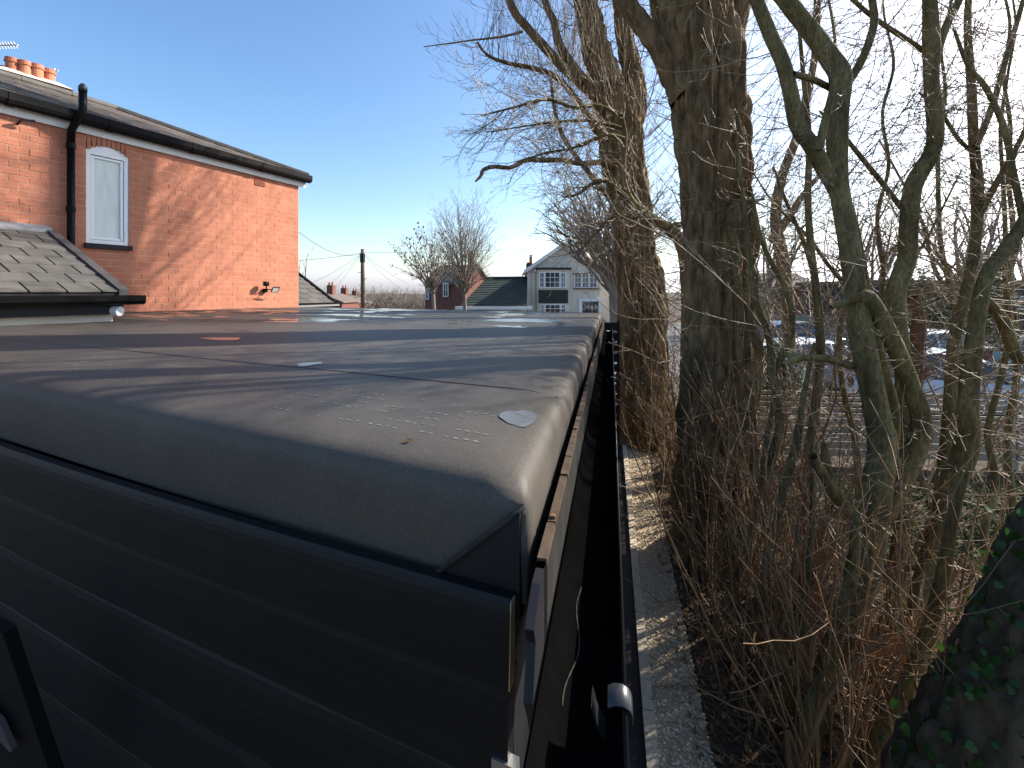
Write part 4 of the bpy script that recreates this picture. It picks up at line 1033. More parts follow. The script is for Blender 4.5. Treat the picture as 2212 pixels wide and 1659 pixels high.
def grow(tb, p, d, L, r, lvl, pr, rg):
    n = 3 if L < .12 else max(4, min(10, int(L / pr['seg'])))
    pts = [p.copy()]; dd = d.normalized(); s = L / n; wan = pr['wan']; tz = pr['trop']
    for i_ in range(n):
        dd = (dd + rvec(rg) * wan + UP * tz); dd.normalize()
        p = p + dd * s; pts.append(p)
    tip = pr.get('tip', .35); rad = [max(pr['rmin'], r * (1 - (1 - tip) * k / n)) for k in range(n + 1)]
    tb.add(pts, rad, 7 if r > .02 else (5 if r > .009 else 3))
    if lvl > 0:
        m_ = L * pr['dens'][lvl]; m_ = int(m_) + (1 if rg.random() < m_ % 1 else 0)
        for k in range(m_):
            f = rg.uniform(.12, 1) ** .8; q_ = f * n; i_ = min(int(q_), n - 1); b = pts[i_].lerp(pts[i_ + 1], q_ - i_)
            ax = (pts[i_ + 1] - pts[i_]).normalized(); side = rvec(rg); side = side - ax * side.dot(ax)
            if side.length < 1e-3: continue
            side.normalize(); an = R(rg.uniform(*pr['ang']))
            cd_ = ax * math.cos(an) + side * math.sin(an)
            bias = pr.get('bias')
            if bias is not None: cd_ = cd_ + bias
            grow(tb, b, cd_, L * rg.uniform(*pr['ratio']) * (1.15 - .6 * f), rad[i_] * .62, lvl - 1, pr, rg)
    if pr.get('spur') and r < .03:
        for k in range(int(L * pr['spur'])):
            f = rg.uniform(.05, 1); q_ = f * n; i_ = min(int(q_), n - 1); b = pts[i_].lerp(pts[i_ + 1], q_ - i_)
            e_ = b + rvec(rg).normalized() * rg.uniform(.012, .05)
            tb.add([b, b.lerp(e_, .6) + rvec(rg) * .002, e_], [pr['rmin'] * 1.1, pr['rmin'] * 1.0, pr['rmin'] * 1.2], 3)
def shoots(tb, path, rad, n, L, r, lvl, pr, rg, f0=0, f1=1, outw=1.0, dirb=Vector((0, 0, 0))):
    m_ = len(path)
    for k in range(n):
        i_ = min(int((f0 + (f1 - f0) * rg.random()) * (m_ - 1)), m_ - 2)
        ax = (path[i_ + 1] - path[i_]).normalized(); side = rvec(rg); side = side - ax * side.dot(ax); side.normalize()
        p = path[i_] + side * rad[i_] * .9
        grow(tb, p, side * outw + ax * .25 + dirb, rg.uniform(*L), rg.uniform(*r), lvl, pr, rg)
POP = dict(seg=.16, wan=.09, trop=.22, rmin=.0022, dens=[0, 3.0, 2.0], ratio=(.3, .55), ang=(18, 45), spur=3)
HAW = dict(seg=.11, wan=.17, trop=.0, rmin=.0019, dens=[0, 5.0, 3.4, 2.2], ratio=(.3, .6), ang=(30, 70), spur=9)
THK = dict(seg=.13, wan=.12, trop=.05, rmin=.0021, dens=[0, 5.6, 3.6, 2.0], ratio=(.3, .6), ang=(28, 65), spur=8)
def tree_thing(name, base, label, cat_='tree', group=None): return thing(name, base, label, cat_, group)

# ---- poplar A (behind, forked)
DA = 8.2
ta = tree_thing('poplar_tree', (at(1390, 950, DA).x, DA, 0), 'tall forked poplar with dead horizontal branch, far side of the thicket by the gate')
def pz_(pl, d0, d1=None): return trace(pl, d0, d1, .05)
A_tr = pz_([(1398, 985, 130), (1393, 930, 112), (1388, 800, 100), (1385, 650, 94), (1376, 540, 84), (1366, 450, 84), (1352, 380, 90), (1340, 310, 96), (1326, 240, 92), (1305, 170, 66), (1288, 100, 56), (1272, 30, 50), (1255, -60, 46), (1235, -220, 40), (1215, -420, 30), (1200, -640, 16)], DA)
A_l2 = pz_([(1352, 330, 60), (1365, 250, 56), (1372, 190, 46), (1355, 110, 42), (1345, 40, 38), (1340, -60, 34), (1345, -260, 26), (1330, -460, 12)], DA + .1)
A_l3 = pz_([(1330, 250, 50), (1290, 205, 34), (1228, 154, 24), (1179, 105, 20), (1140, 60, 18), (1109, 21, 16), (1085, -60, 14), (1075, -200, 9)], DA, DA - .5)
A_l4 = pz_([(1262, 178, 26), (1235, 140, 20), (1207, 95, 18), (1196, 46, 16), (1178, 5, 15), (1150, -120, 11), (1140, -240, 6)], DA - .2, DA - .1)
A_l5 = pz_([(1335, 320, 36), (1298, 290, 22), (1263, 238, 16), (1235, 203, 14), (1200, 165, 12), (1150, 147, 10), (1095, 136, 8), (1053, 119, 7), (1030, 90, 5)], DA, DA - 1.0)
A_l6 = pz_([(1370, 480, 30), (1310, 420, 14), (1270, 370, 12), (1235, 325, 10), (1210, 280, 9), (1195, 220, 7), (1190, 160, 5)], DA, DA - .6)
A_dead = pz_([(1345, 352, 20), (1308, 350, 15), (1248, 353, 12), (1221, 346, 12), (1175, 346, 11), (1144, 345, 11), (1126, 350, 11), (1102, 362, 10), (1067, 360, 9), (1044, 367, 8), (1038, 381, 7), (1027, 392, 4)], DA - .3, DA - 1.1)
bark_obj('trunk', [bark_tube(*A_tr, 96, .30, 11, 3, .15, .14), bark_tube(*A_l2, 56, .26, 12, 4, .2, .12)], M['bark'], ta)
for k, l_ in enumerate((A_l3, A_l4, A_l5, A_l6)): bark_obj('branch', [bark_tube(*l_, 12, .1, 16, 8 + k, .3, .1)], M['bark'], ta)
tag(bark_obj('dead_branch', [bark_tube(*A_dead, 10, .12, 20, 15, .5, .2)], M['bark'], ta), 'crooked dead branch reaching out sideways')
tb = Tubes(); g = random.Random(31)
POPA = dict(POP)
shoots(tb, *A_tr, 170, (.5, 1.5), (.004, .009), 1, POPA, g, .12, .8)
shoots(tb, *A_tr, 60, (1.2, 2.6), (.008, .014), 2, POPA, g, .35, 1)
shoots(tb, *A_l2, 60, (.6, 1.6), (.004, .009), 1, POPA, g)
for l_, nn in ((A_l3, 190), (A_l4, 150), (A_l5, 180), (A_l6, 120)): shoots(tb, *l_, nn, (.4, 1.4), (.003, .0065), 2, POPA, g, .12, 1, .8)
for pl in ([(1129, 68, 6), (1081, 80, 5), (1025, 86, 4), (983, 92, 3), (915, 101, 2)],):
    pth = trace(pl, DA - .8, DA - 1.2, .2); tb.add(pth[0], pth[1], 5); shoots(tb, *pth, 7, (.15, .4), (.003, .004), 0, HAW, g)
tag(tb.build('crown', M['twig'], ta), None)
# ---- poplar B (near big trunk)
DB = 4.75
tbt = tree_thing('poplar_tree', (at(1520, 1200, DB).x, DB, 0), 'massive poplar with thick fissured trunk rising in the middle of the thicket')
B_tr = trace([(1535, 1240, 185), (1540, 1140, 168), (1545, 1000, 156), (1550, 880, 152), (1553, 740, 150), (1553, 600, 150), (1549, 470, 146), (1542, 350, 142), (1533, 240, 146), (1520, 130, 150), (1505, 50, 148), (1487, -40, 150), (1470, -300, 120), (1460, -800, 80), (1455, -1400, 40)], DB, step=.022)
B_l1 = trace([(1490, 200, 90), (1455, 150, 66), (1420, 95, 52), (1385, 50, 44), (1345, -10, 40), (1300, -120, 34), (1280, -400, 20)], DB, DB + .2, .05)
B_l2 = trace([(1540, 210, 80), (1570, 100, 66), (1590, 10, 58), (1600, -80, 50), (1610, -400, 34), (1600, -800, 14)], DB, DB + .3, .05)
bark_obj('trunk', [bark_tube(*B_tr, 150, .30, 11, 40, .13, .09), bark_tube(*B_l1, 50, .28, 14, 41, .16, .12), bark_tube(*B_l2, 56, .28, 14, 42, .16, .12)], M['bark'], tbt)
tb = Tubes(); g = random.Random(33)
POPB = dict(POP, seg=.1, trop=.2)
shoots(tb, *B_tr, 150, (.3, 1.1), (.003, .007), 1, POPB, g, .28, .72)
shoots(tb, *B_tr, 50, (.9, 2.2), (.005, .010), 2, POPB, g, .45, .95)
shoots(tb, *B_l1, 70, (.4, 1.2), (.003, .007), 1, POPB, g); shoots(tb, *B_l2, 60, (.4, 1.3), (.003, .007), 2, POPB, g)
shoots(tb, *B_tr, 120, (.2, .7), (.003, .006), 1, dict(POPB, trop=.12, wan=.12), g, 0, .3)
tb.build('crown', M['twig_warm'], tbt)
# ---- hawthorn that leans in front of poplar A with level sprays
hwt = tree_thing('hawthorn_tree', (at(1470, 1010, 6.6).x, 6.6, 0), 'mossy hawthorn with level twig sprays between the two poplars')
Hs = [trace([(1474, 1020, 26), (1480, 800, 24), (1484, 640, 24), (1473, 530, 26), (1440, 492, 24), (1410, 475, 22), (1389, 458, 20), (1365, 436, 16), (1349, 400, 13), (1346, 350, 12), (1350, 290, 10), (1340, 240, 7)], 6.6, 6.3),
      trace([(1357, 432, 14), (1310, 392, 9), (1275, 400, 8), (1248, 420, 6), (1215, 425, 4)], 6.3, 5.9), trace([(1347, 300, 12), (1310, 292, 10), (1266, 308, 8), (1230, 322, 6), (1180, 330, 5), (1120, 350, 3)], 6.3, 5.6),
      trace([(1345, 250, 10), (1290, 228, 9), (1240, 232, 8), (1180, 215, 6), (1110, 232, 5), (1040, 250, 3)], 6.2, 5.4), trace([(1350, 280, 8), (1290, 262, 7), (1220, 262, 6), (1150, 270, 4), (1060, 285, 3)], 6.4, 5.6),
      trace([(1440, 492, 14), (1490, 478, 10), (1530, 450, 9), (1590, 440, 7), (1650, 430, 5)], 6.0, 4.2), trace([(1400, 470, 10), (1330, 470, 8), (1290, 500, 7), (1255, 540, 5)], 6.4, 6.0)]
bark_obj('trunk', [bark_tube(*h_, 14, .12, 22, 60 + k, .4, .15) for k, h_ in enumerate(Hs)], M['bark_green'], hwt)
tb = Tubes(); g = random.Random(35)
lf = Vector((-.55, -.25, .0))
for k, h_ in enumerate(Hs):
    shoots(tb, *h_, 60 if k else 80, (.3, 1.0), (.004, .007), 2, dict(HAW, bias=lf * .6 if k != 5 else None), g, .15 if k else .45, 1, .8, lf if k != 5 else Vector((0, 0, 0)))
tb.build('crown', M['twig'], hwt)

# ---- multi-stemmed tree C
TC = 3.3
tc = tree_thing('maple_tree', (at(1740, 1500, TC).x, TC, 0), 'green barked tree with twin upright stems and cut stub in front of the fence')
Cst = [trace([(1690, 1800, 60), (1731, 1624, 54), (1782, 1475, 52), (1825, 1348, 50), (1867, 1241, 52), (1884, 1150, 54), (1896, 1050, 56), (1905, 965, 54), (1892, 880, 46), (1875, 795, 44), (1858, 710, 44), (1842, 583, 40), (1830, 500, 40), (1815, 420, 38), (1809, 350, 40), (1809, 245, 42), (1816, 168, 42), (1798, 133, 40), (1753, 70, 36), (1697, 0, 32), (1640, -80, 30), (1600, -250, 22), (1590, -500, 12)], TC - .5, TC + .3, .04),
       trace([(1905, 1000, 46), (1925, 900, 30), (1905, 800, 26), (1880, 700, 26), (1858, 600, 30), (1842, 520, 32), (1826, 455, 32), (1800, 400, 30), (1781, 367, 32), (1753, 315, 32), (1722, 268, 32), (1707, 196, 30), (1690, 133, 28), (1662, 70, 26), (1634, 0, 24), (1600, -90, 22), (1570, -300, 14)], TC + .05, TC - .1, .04),
       trace([(1822, 190, 20), (1850, 150, 17), (1872, 105, 16), (1888, 50, 15), (1884, 0, 14), (1870, -80, 12), (1880, -220, 7)], TC + .2, TC + .1, .05),
       trace([(1768, 325, 18), (1782, 262, 15), (1795, 210, 14), (1806, 160, 13)], TC - .15, TC - .25, .05),
       trace([(1712, 160, 14), (1745, 168, 14), (1770, 178, 13), (1795, 192, 12)], TC - .1, TC + .2, .05),
       trace([(1910, 1106, 46), (1935, 1050, 44), (1973, 986, 40), (1990, 910, 38), (1969, 838, 34), (1935, 753, 34), (1897, 676, 34), (1872, 642, 36), (1848, 640, 26), (1820, 654, 16), (1795, 664, 9)], TC - .1, TC - .2, .04),
       trace([(1870, 800, 18), (1850, 791, 16), (1825, 787, 15), (1782, 774, 14), (1722, 774, 13), (1692, 790, 9)], TC, TC - .4, .05),
       trace([(1884, 1155, 34), (1845, 1120, 28), (1800, 1060, 26), (1785, 1010, 20), (1782, 960, 12)], TC - .25, TC - .4, .05),
       trace([(1800, 1062, 20), (1770, 1010, 20), (1756, 985, 16)], TC - .35, TC - .45, .05)]
bark_obj('trunk', [bark_tube(*c_, 28 if k < 2 else 16, .05, 9, 70 + k, .5, .10) for k, c_ in enumerate(Cst)], M['bark_green'], tc)
tb = Tubes(); g = random.Random(37)
for k, c_ in enumerate(Cst): shoots(tb, *c_, [36, 30, 16, 2, 3, 14, 6, 10, 4][k], (.2, .9), (.0028, .006), 2, dict(THK, seg=.09), g, .1, 1, .9)
tb.build('crown', M['twig'], tc)
# ---- stem D and others on the right
def stem_tree(name, label, stems, d, mkey, ntw, seed, L=(.3, 1.0), lvl=2, pr=THK, grp=None, sides=18, rr=(.0028, .006)):
    p0 = stems[0][0]
    t_ = tree_thing(name, (at(p0[0], p0[1], d).x, d, 0), label, 'tree', grp)
    g = random.Random(seed); paths = []
    for k, st in enumerate(stems): paths.append(trace(st, d + (0 if k == 0 else g.uniform(-.05, .05)), d + g.uniform(-.25, .25), .05))
    bark_obj('trunk', [bark_tube(*p_, sides, .06, 10, seed + k, .5, .10) for k, p_ in enumerate(paths)], M[mkey], t_)
    tb = Tubes()
    for p_ in paths: shoots(tb, *p_, ntw, L, rr, lvl, pr, g, .08, 1, .9)
    tb.build('crown', M['twig'] if mkey != 'bark_red' else M['twig_warm'], t_)
    return t_
stem_tree('maple_tree', 'pale stemmed tree kinked halfway up against the bright sky', [[(1930, 1350, 34), (1945, 1150, 32), (1952, 900, 32), (1948, 760, 32), (1935, 640, 34), (1959, 560, 34), (1963, 490, 33), (1973, 402, 33), (2012, 332, 32), (2021, 280, 33), (2012, 175, 30), (2012, 105, 34), (2008, 0, 24), (1995, -120, 20), (2000, -350, 10)],
    [(2020, 120, 18), (2046, 52, 16), (2072, 0, 14), (2100, -80, 12), (2120, -250, 8)], [(1995, 110, 11), (1950, 80, 10), (1890, 40, 9), (1843, 0, 8), (1780, -60, 6)], [(1952, 455, 11), (1903, 392, 10), (1854, 332, 9), (1805, 272, 7), (1770, 240, 4)]], 3.7, 'bark_green', 40, 80)
stem_tree('thicket_stem', 'slender stem with crossing branches right of the kinked pale tree', [[(2010, 1250, 26), (2035, 1050, 24), (2050, 900, 22), (2060, 740, 22), (2085, 640, 22), (2108, 520, 20), (2112, 400, 20), (2103, 300, 18), (2098, 180, 16), (2090, 60, 14), (2095, -60, 11), (2100, -240, 6)],
    [(2108, 480, 13), (2150, 400, 12), (2190, 330, 10), (2230, 250, 8)], [(2105, 320, 12), (2140, 240, 12), (2175, 120, 10), (2205, 20, 9), (2230, -80, 7)], [(2103, 330, 9), (2070, 300, 8), (2030, 240, 7), (1985, 200, 4)]], 3.9, 'bark_green', 34, 84)
stem_tree('thicket_stem', 'yellowish thick stem low right leaning outwards beside the fence', [[(1960, 1420, 46), (2010, 1230, 44), (2055, 1060, 44), (2088, 960, 42), (2092, 860, 36), (2110, 700, 30), (2130, 600, 26), (2170, 540, 24), (2212, 480, 24), (2250, 380, 20), (2260, 200, 14), (2270, 0, 9)], [(2120, 640, 20), (2165, 690, 22), (2190, 760, 22), (2215, 780, 20), (2250, 760, 16)],
    [(2212, 480, 14), (2190, 380, 12), (2170, 280, 11), (2130, 190, 10), (2090, 140, 8), (2060, 60, 5)]], 3.4, 'bark_green', 30, 88)
stem_tree('hawthorn_tree', 'red brown stem with old branch stubs behind the twin stemmed tree', [[(1945, 1250, 28), (1950, 1080, 27), (1955, 930, 26), (1975, 830, 26), (1980, 740, 26), (1984, 690, 25), (1972, 640, 22)], [(1980, 745, 16), (1955, 730, 14), (1942, 715, 9)], [(1960, 850, 16), (1995, 810, 14), (2010, 790, 8)]], 4.6, 'bark_red', 12, 92, (.2, .5))
stem_tree('ash_sapling', 'slim grey forked sapling beside the massive poplar trunk', [[(1640, 1120, 22), (1654, 1029, 20), (1667, 986, 18), (1684, 923, 18), (1678, 859, 18), (1667, 816, 17), (1661, 731, 15), (1633, 646, 13), (1618, 560, 11), (1612, 480, 9), (1600, 380, 6), (1590, 280, 3)], [(1668, 818, 13), (1690, 770, 13), (1708, 730, 13), (1710, 670, 13), (1690, 610, 12), (1660, 555, 11), (1640, 500, 9), (1625, 420, 6)]], 3.9, 'bark_green', 26, 96, (.2, .8))
stem_tree('ash_sapling', 'thin straight grey stem right of the forked sapling', [[(1735, 1150, 18), (1745, 1000, 17), (1760, 880, 16), (1772, 760, 17), (1765, 640, 16), (1752, 540, 15), (1745, 420, 13), (1748, 300, 11), (1735, 160, 9), (1720, 0, 7), (1700, -120, 4)], [(1760, 600, 10), (1735, 520, 9), (1700, 440, 7), (1670, 360, 5)]], 4.3, 'bark_green', 34, 100)
lean = [('leftmost', 1850, 5.2), ('second', 1905, 4.6), ('third', 2045, 5.0), ('fourth', 2150, 4.4), ('rightmost', 2200, 5.4)]
for k, (nm, px, d) in enumerate(lean):
    g = random.Random(300 + k); x = px; st = []
    gy_ = HY + E * F / d
    for y in range(int(gy_) + 20, -300, -110):
        st.append((x, y, max(3, 15 - (gy_ - y) * .009))); x += g.uniform(-26, 26)
    b1 = [(st[5][0], st[5][1], 9)]; sg = g.choice((-1, 1))
    for q_ in range(5): b1.append((b1[-1][0] + sg * g.uniform(20, 50), b1[-1][1] - g.uniform(30, 90), 8 - q_ * 1.3))
    stem_tree('thicket_stem', nm + ' of the five thin grey background stems in the thicket', [st, b1], d, 'bark_green', 44, 310 + 7 * k, (.3, 1.1), 2, THK, 'background stems', 10)
# poplar stems seen in the gap behind (pair of pale upright stems)
stem_tree('poplar_tree', 'distant upright poplar stem between poplar trunk and twin stems', [[(1705, 760, 26), (1700, 640, 24), (1690, 560, 26), (1675, 470, 22), (1690, 380, 20), (1720, 300, 18), (1740, 220, 16), (1760, 120, 15), (1765, 0, 13), (1760, -150, 9)], [(1668, 520, 20), (1710, 460, 16), (1735, 420, 12), (1770, 380, 8)]], 9.5, 'bark', 40, 120, (.5, 1.2), 1, dict(POP, trop=.12))
# ---- small thicket behind everything: two bare bushes between fence and camera, dense horizontal twigs
for k, (px, d, lab) in enumerate(((1700, 5.6, 'wide bare bush spreading low between sapling and fence'), (1990, 6.0, 'bare bush with level twigs across the car roofs'), (2180, 5.4, 'bare bush crowding the right picture edge'), (1620, 6.3, 'bare bush behind the massive poplar trunk'))):
    bs = thing('hawthorn_bush', (at(px, 900, d).x, d, 0), lab, 'bush'); g = random.Random(400 + k); tb = Tubes(); base = Vector(ORG[bs])
    for q_ in range(7):
        a = g.uniform(0, 6.28); dirv = Vector((math.cos(a) * .5, math.sin(a) * .35, 1))
        grow(tb, base + Vector((math.cos(a) * .15, math.sin(a) * .15, 0)), dirv, g.uniform(2.6, 5.2), g.uniform(.012, .022), 3, dict(HAW, seg=.3, dens=[0, 3.2, 1.9, 1.6], trop=.02, wan=.12, ang=(35, 75)), g)
    tb.build('stems', M['twig'], bs)
# ---- undergrowth shoots along the foot of the trees
tb = Tubes(); g = random.Random(51)
for k in range(300):
    v = 2.5 + 6.5 * g.random() ** 1.2; u = g.uniform(.75, 1.35) + (g.random() ** 3) * 1.0 * (1 if v < 4 else .3)
    if v < 3 and u < .95: u += .3
    p = S(u, v, E)
    grow(tb, p, Vector((g.gauss(-.05, .16), g.gauss(0, .16), 1)), g.uniform(.5, 2.4), g.uniform(.004, .011), 1, dict(THK, dens=[0, 2.6], wan=.08, trop=.05, spur=4), g)
for k in range(46):
    v = g.uniform(2.2, 5.5); u = g.uniform(.85, 2.3); p = S(u, v, E)
    pts_ = [p]; dd_ = Vector((g.gauss(.05, .22), g.gauss(0, .2), 1)).normalized(); L_ = g.uniform(.35, 1.3)
    for q_ in range(5): dd_ = (dd_ + rvec(g) * .1).normalized(); pts_.append(pts_[-1] + dd_ * L_ / 5)
    r_ = g.uniform(.009, .02); tb.add(pts_, [r_ * (1.15 - .05 * q_) for q_ in range(6)], 7)
    for q_ in range(5): grow(tb, pts_[g.randrange(2, 6)], dd_ + rvec(g) * .5, g.uniform(.3, .9), r_ * .35, 1, dict(THK, dens=[0, 3.0], wan=.1, trop=.06, spur=5), g)
tag(tb.build('undergrowth', M['twig_warm']), 'dense warm brown shoots and suckers along the foot of the trees', None, None, 'stuff')
tb = Tubes()
for k in range(700):
    v = 1.6 + 6.5 * g.random() ** 1.3; u = g.uniform(.62, 2.6); p = S(u, v, E - .03)
    a = g.uniform(0, 6.28); grow(tb, p, Vector((math.cos(a), math.sin(a), .15)), g.uniform(.15, .7), g.uniform(.002, .005), 1, dict(THK, trop=-.02, dens=[0, 3]), g)
tag(tb.build('fallen_twigs', M['twig_warm']), 'fallen twigs and prunings lying on the soil', None, None, 'stuff')
# ---- old coppiced stems low in the thicket
for k, (pl, d, lab) in enumerate((
    ([(1600, 1430, 22), (1640, 1300, 22), (1665, 1180, 21), (1690, 1060, 20), (1720, 960, 16), (1735, 860, 11), (1760, 740, 7)], 3.4, 'leaning olive stem low beside the poplar foot'),
    ([(1500, 1480, 16), (1560, 1320, 16), (1610, 1200, 15), (1640, 1080, 14), (1655, 960, 11), (1680, 820, 7)], 3.6, 'thin leaning stem nearest the gravel path'),
    ([(1700, 1700, 30), (1735, 1560, 30), (1790, 1440, 30), (1815, 1330, 28), (1842, 1220, 24), (1850, 1130, 18), (1870, 1040, 9)], 2.6, 'yellow barked stem in the low foreground of the thicket'),
    ([(1830, 1760, 34), (1900, 1600, 32), (1960, 1480, 30), (2010, 1350, 28), (2040, 1230, 26), (2060, 1110, 20), (2100, 960, 12)], 2.5, 'dark leaning stem next to the ivy trunk'),
    ([(1620, 1659, 20), (1690, 1500, 20), (1730, 1380, 18), (1745, 1240, 15), (1755, 1100, 10), (1750, 980, 5)], 2.9, 'slanting brown stem above the leaf litter'))):
    stem_tree('thicket_stem', lab, [pl], d, 'bark_green', 14, 900 + 5 * k, (.15, .6), 2, dict(THK, seg=.08), None, 16, (.0022, .005))
# ---- reed screens
for k, (x0, x1, yt, d, lab, nn) in enumerate(((1690, 1800, 1185, 3.3, 'tattered brown reed screen standing between the stems', 150), (1880, 2010, 1380, 2.7, 'split reed screen leaning low beside the ivy trunk', 190))):
    rs = thing('reed_screen', (at((x0 + x1) / 2, 1500, d).x, d, 0), lab, 'screen'); tb = Tubes(); g = random.Random(500 + k)
    for q_ in range(nn):
        f = q_ / nn; b = Vector((at(x0 + (x1 - x0) * f - 60, 0, d).x, d + g.uniform(-.04, .04), 0)); zt_ = at(0, yt, d).z + g.uniform(-.35, .12) * (1 + math.sin(f * 9))
        t_ = Vector((at(x0 + (x1 - x0) * f, 0, d).x + g.uniform(-.04, .04), d + g.uniform(-.06, .06), max(.2, zt_)))
        tb.add([b, b.lerp(t_, .5) + Vector((g.gauss(0, .012), g.gauss(0, .012), 0)), t_], [.0045, .004, .0035], 4)
    rd = tb.build('reeds', M['reed'], rs); rd['kind'] = 'stuff'
    for z in (.25, .7):
        MB().tube([(at(x0 - 40, 0, d).x, d - .03, z), (at(x1 - 30, 0, d).x, d - .03, z + .02)], .004, 5).build('binding_wire', M['wire'], rs)
# ---- ivy trunk at the near right
iv = tree_thing('ivy_tree', (at(2060, 1659, 1.75).x, 1.75, 0), 'leaning old trunk with bright ivy leaves at the lower right')
I_tr = trace([(1900, 2350, 330), (2010, 1900, 310), (2120, 1659, 290), (2225, 1440, 280), (2335, 1200, 260), (2440, 1000, 240), (2500, 700, 220), (2560, 400, 200)], 1.8, 1.95, .03)
bark_obj('trunk', [bark_tube(I_tr[0], [r_ * .85 for r_ in I_tr[1]], 110, .22, 17, 140, .10, .05)], M['bark_dark'], iv)
ivy_s = np.array([(0, -.6, 0), (.5, -.72, .05), (.95, -.4, -.1), (.78, .0, .03), (.86, .38, -.06), (.5, .55, .06), (0, 1.1, -.14), (-.5, .55, .06), (-.86, .38, -.06), (-.78, 0, .03), (-.95, -.4, -.1), (-.5, -.72, .05), (0, 0, .14)])
ivf = np.array([(i_, (i_ + 1) % 12, 12) for i_ in range(12)])
ivr = random.Random(61); Vs = []; Fs = []
def put_leaf(p, nrm, size):
    z_ = nrm.normalized(); x_ = z_.cross(Vector((ivr.gauss(0, 1), ivr.gauss(0, 1), ivr.gauss(0, 1)))).normalized(); y_ = z_.cross(x_)
    m_ = np.array([tuple(x_), tuple(y_), tuple(z_)]); Fs.append(ivf + len(Vs) * 13); Vs.append(ivy_s * size @ m_ + np.array(tuple(p)))
for k in range(620):
    i_ = ivr.randrange(len(I_tr[0]) - 2); ax = (I_tr[0][i_ + 1] - I_tr[0][i_]).normalized()
    side = Vector((ivr.gauss(-1.0, .45), ivr.gauss(-.45, .5), ivr.gauss(.1, .4))); side = (side - ax * side.dot(ax)).normalized()
    put_leaf(I_tr[0][i_] + side * (I_tr[1][i_] * .87 + abs(ivr.gauss(0, .035))), side + rvec(ivr) * .45, ivr.uniform(.012, .026))
for k in range(60):  # a hanging sprig in the light
    f_ = ivr.random(); p = at(2195 - 150 * f_ + ivr.gauss(0, 14), 1170 + 330 * f_ + ivr.gauss(0, 26), 1.95); put_leaf(p, rvec(ivr) + Vector((.3, -.6, .4)), ivr.uniform(.015, .03))
lo = link('ivy', np_mesh('ivy', np.concatenate(Vs) - np.array(ORG[iv]), [np.concatenate(Fs)]), iv, M['ivy'])
tb = Tubes()
shoots(tb, *I_tr, 7, (.2, .5), (.002, .004), 1, THK, random.Random(62), .3, .9, 1, Vector((-.5, -.1, .2)))
tw_ = tb.build('twigs', M['twig'], iv); tw_['kind'] = 'stuff'

# ---- far bare trees
def far_tree(name, label, px, base_y, d, top_y, half_w, seed, stems=7, spread=.55, trunk_w=14, fork=.25, dens=(0, 1.5, 1.1, .9), rmin=.007, trop=.05, lean_x=0, r0=.09, cat_='tree'):
    gz_ = float(-4.5 * smooth(22, 62, np.array(d)) * smooth(-1, -10, np.array(at(px, 0, d).x)))
    b = Vector((at(px, 0, d).x, d, gz_)); t_ = thing(name, b, label, cat_)
    g = random.Random(seed); H_ = at(0, top_y, d).z - gz_; rt = trunk_w / 2 / F * d
    fk = b + Vector((lean_x * .3, 0, H_ * fork))
    P_, W_ = resample([b, b.lerp(fk, .5) + Vector((.05, 0, 0)), fk], [rt * 1.25, rt, rt * .9], .4)
    V_, F_ = bark_tube(P_, W_, 10, .08, 3, seed); parts = [(V_, F_)]
    bark_obj('trunk', parts, M['twig_far'], t_)
    tb = Tubes(); hw_ = half_w / F * d
    for k in range(stems):
        a = 6.28 * k / stems + g.uniform(-.4, .4); sp = spread * g.uniform(.35, 1.1)
        dr = Vector((math.cos(a) * sp + lean_x * .05, math.sin(a) * sp * .8, 1)).normalized()
        L_ = (H_ * (1 - fork)) / max(.55, dr.z) * g.uniform(.75, .98) * (1 - .25 * sp)
        st_ = b.lerp(fk, g.uniform(.6, 1))
        grow(tb, st_, dr, L_, rt * g.uniform(.4, .7), 3, dict(seg=L_ / 8, wan=.06, trop=trop, rmin=rmin, dens=list(dens), ratio=(.28, .5), ang=(20, 50), tip=.15), g)
    tb.build('crown', M['twig_far'], t_); return t_
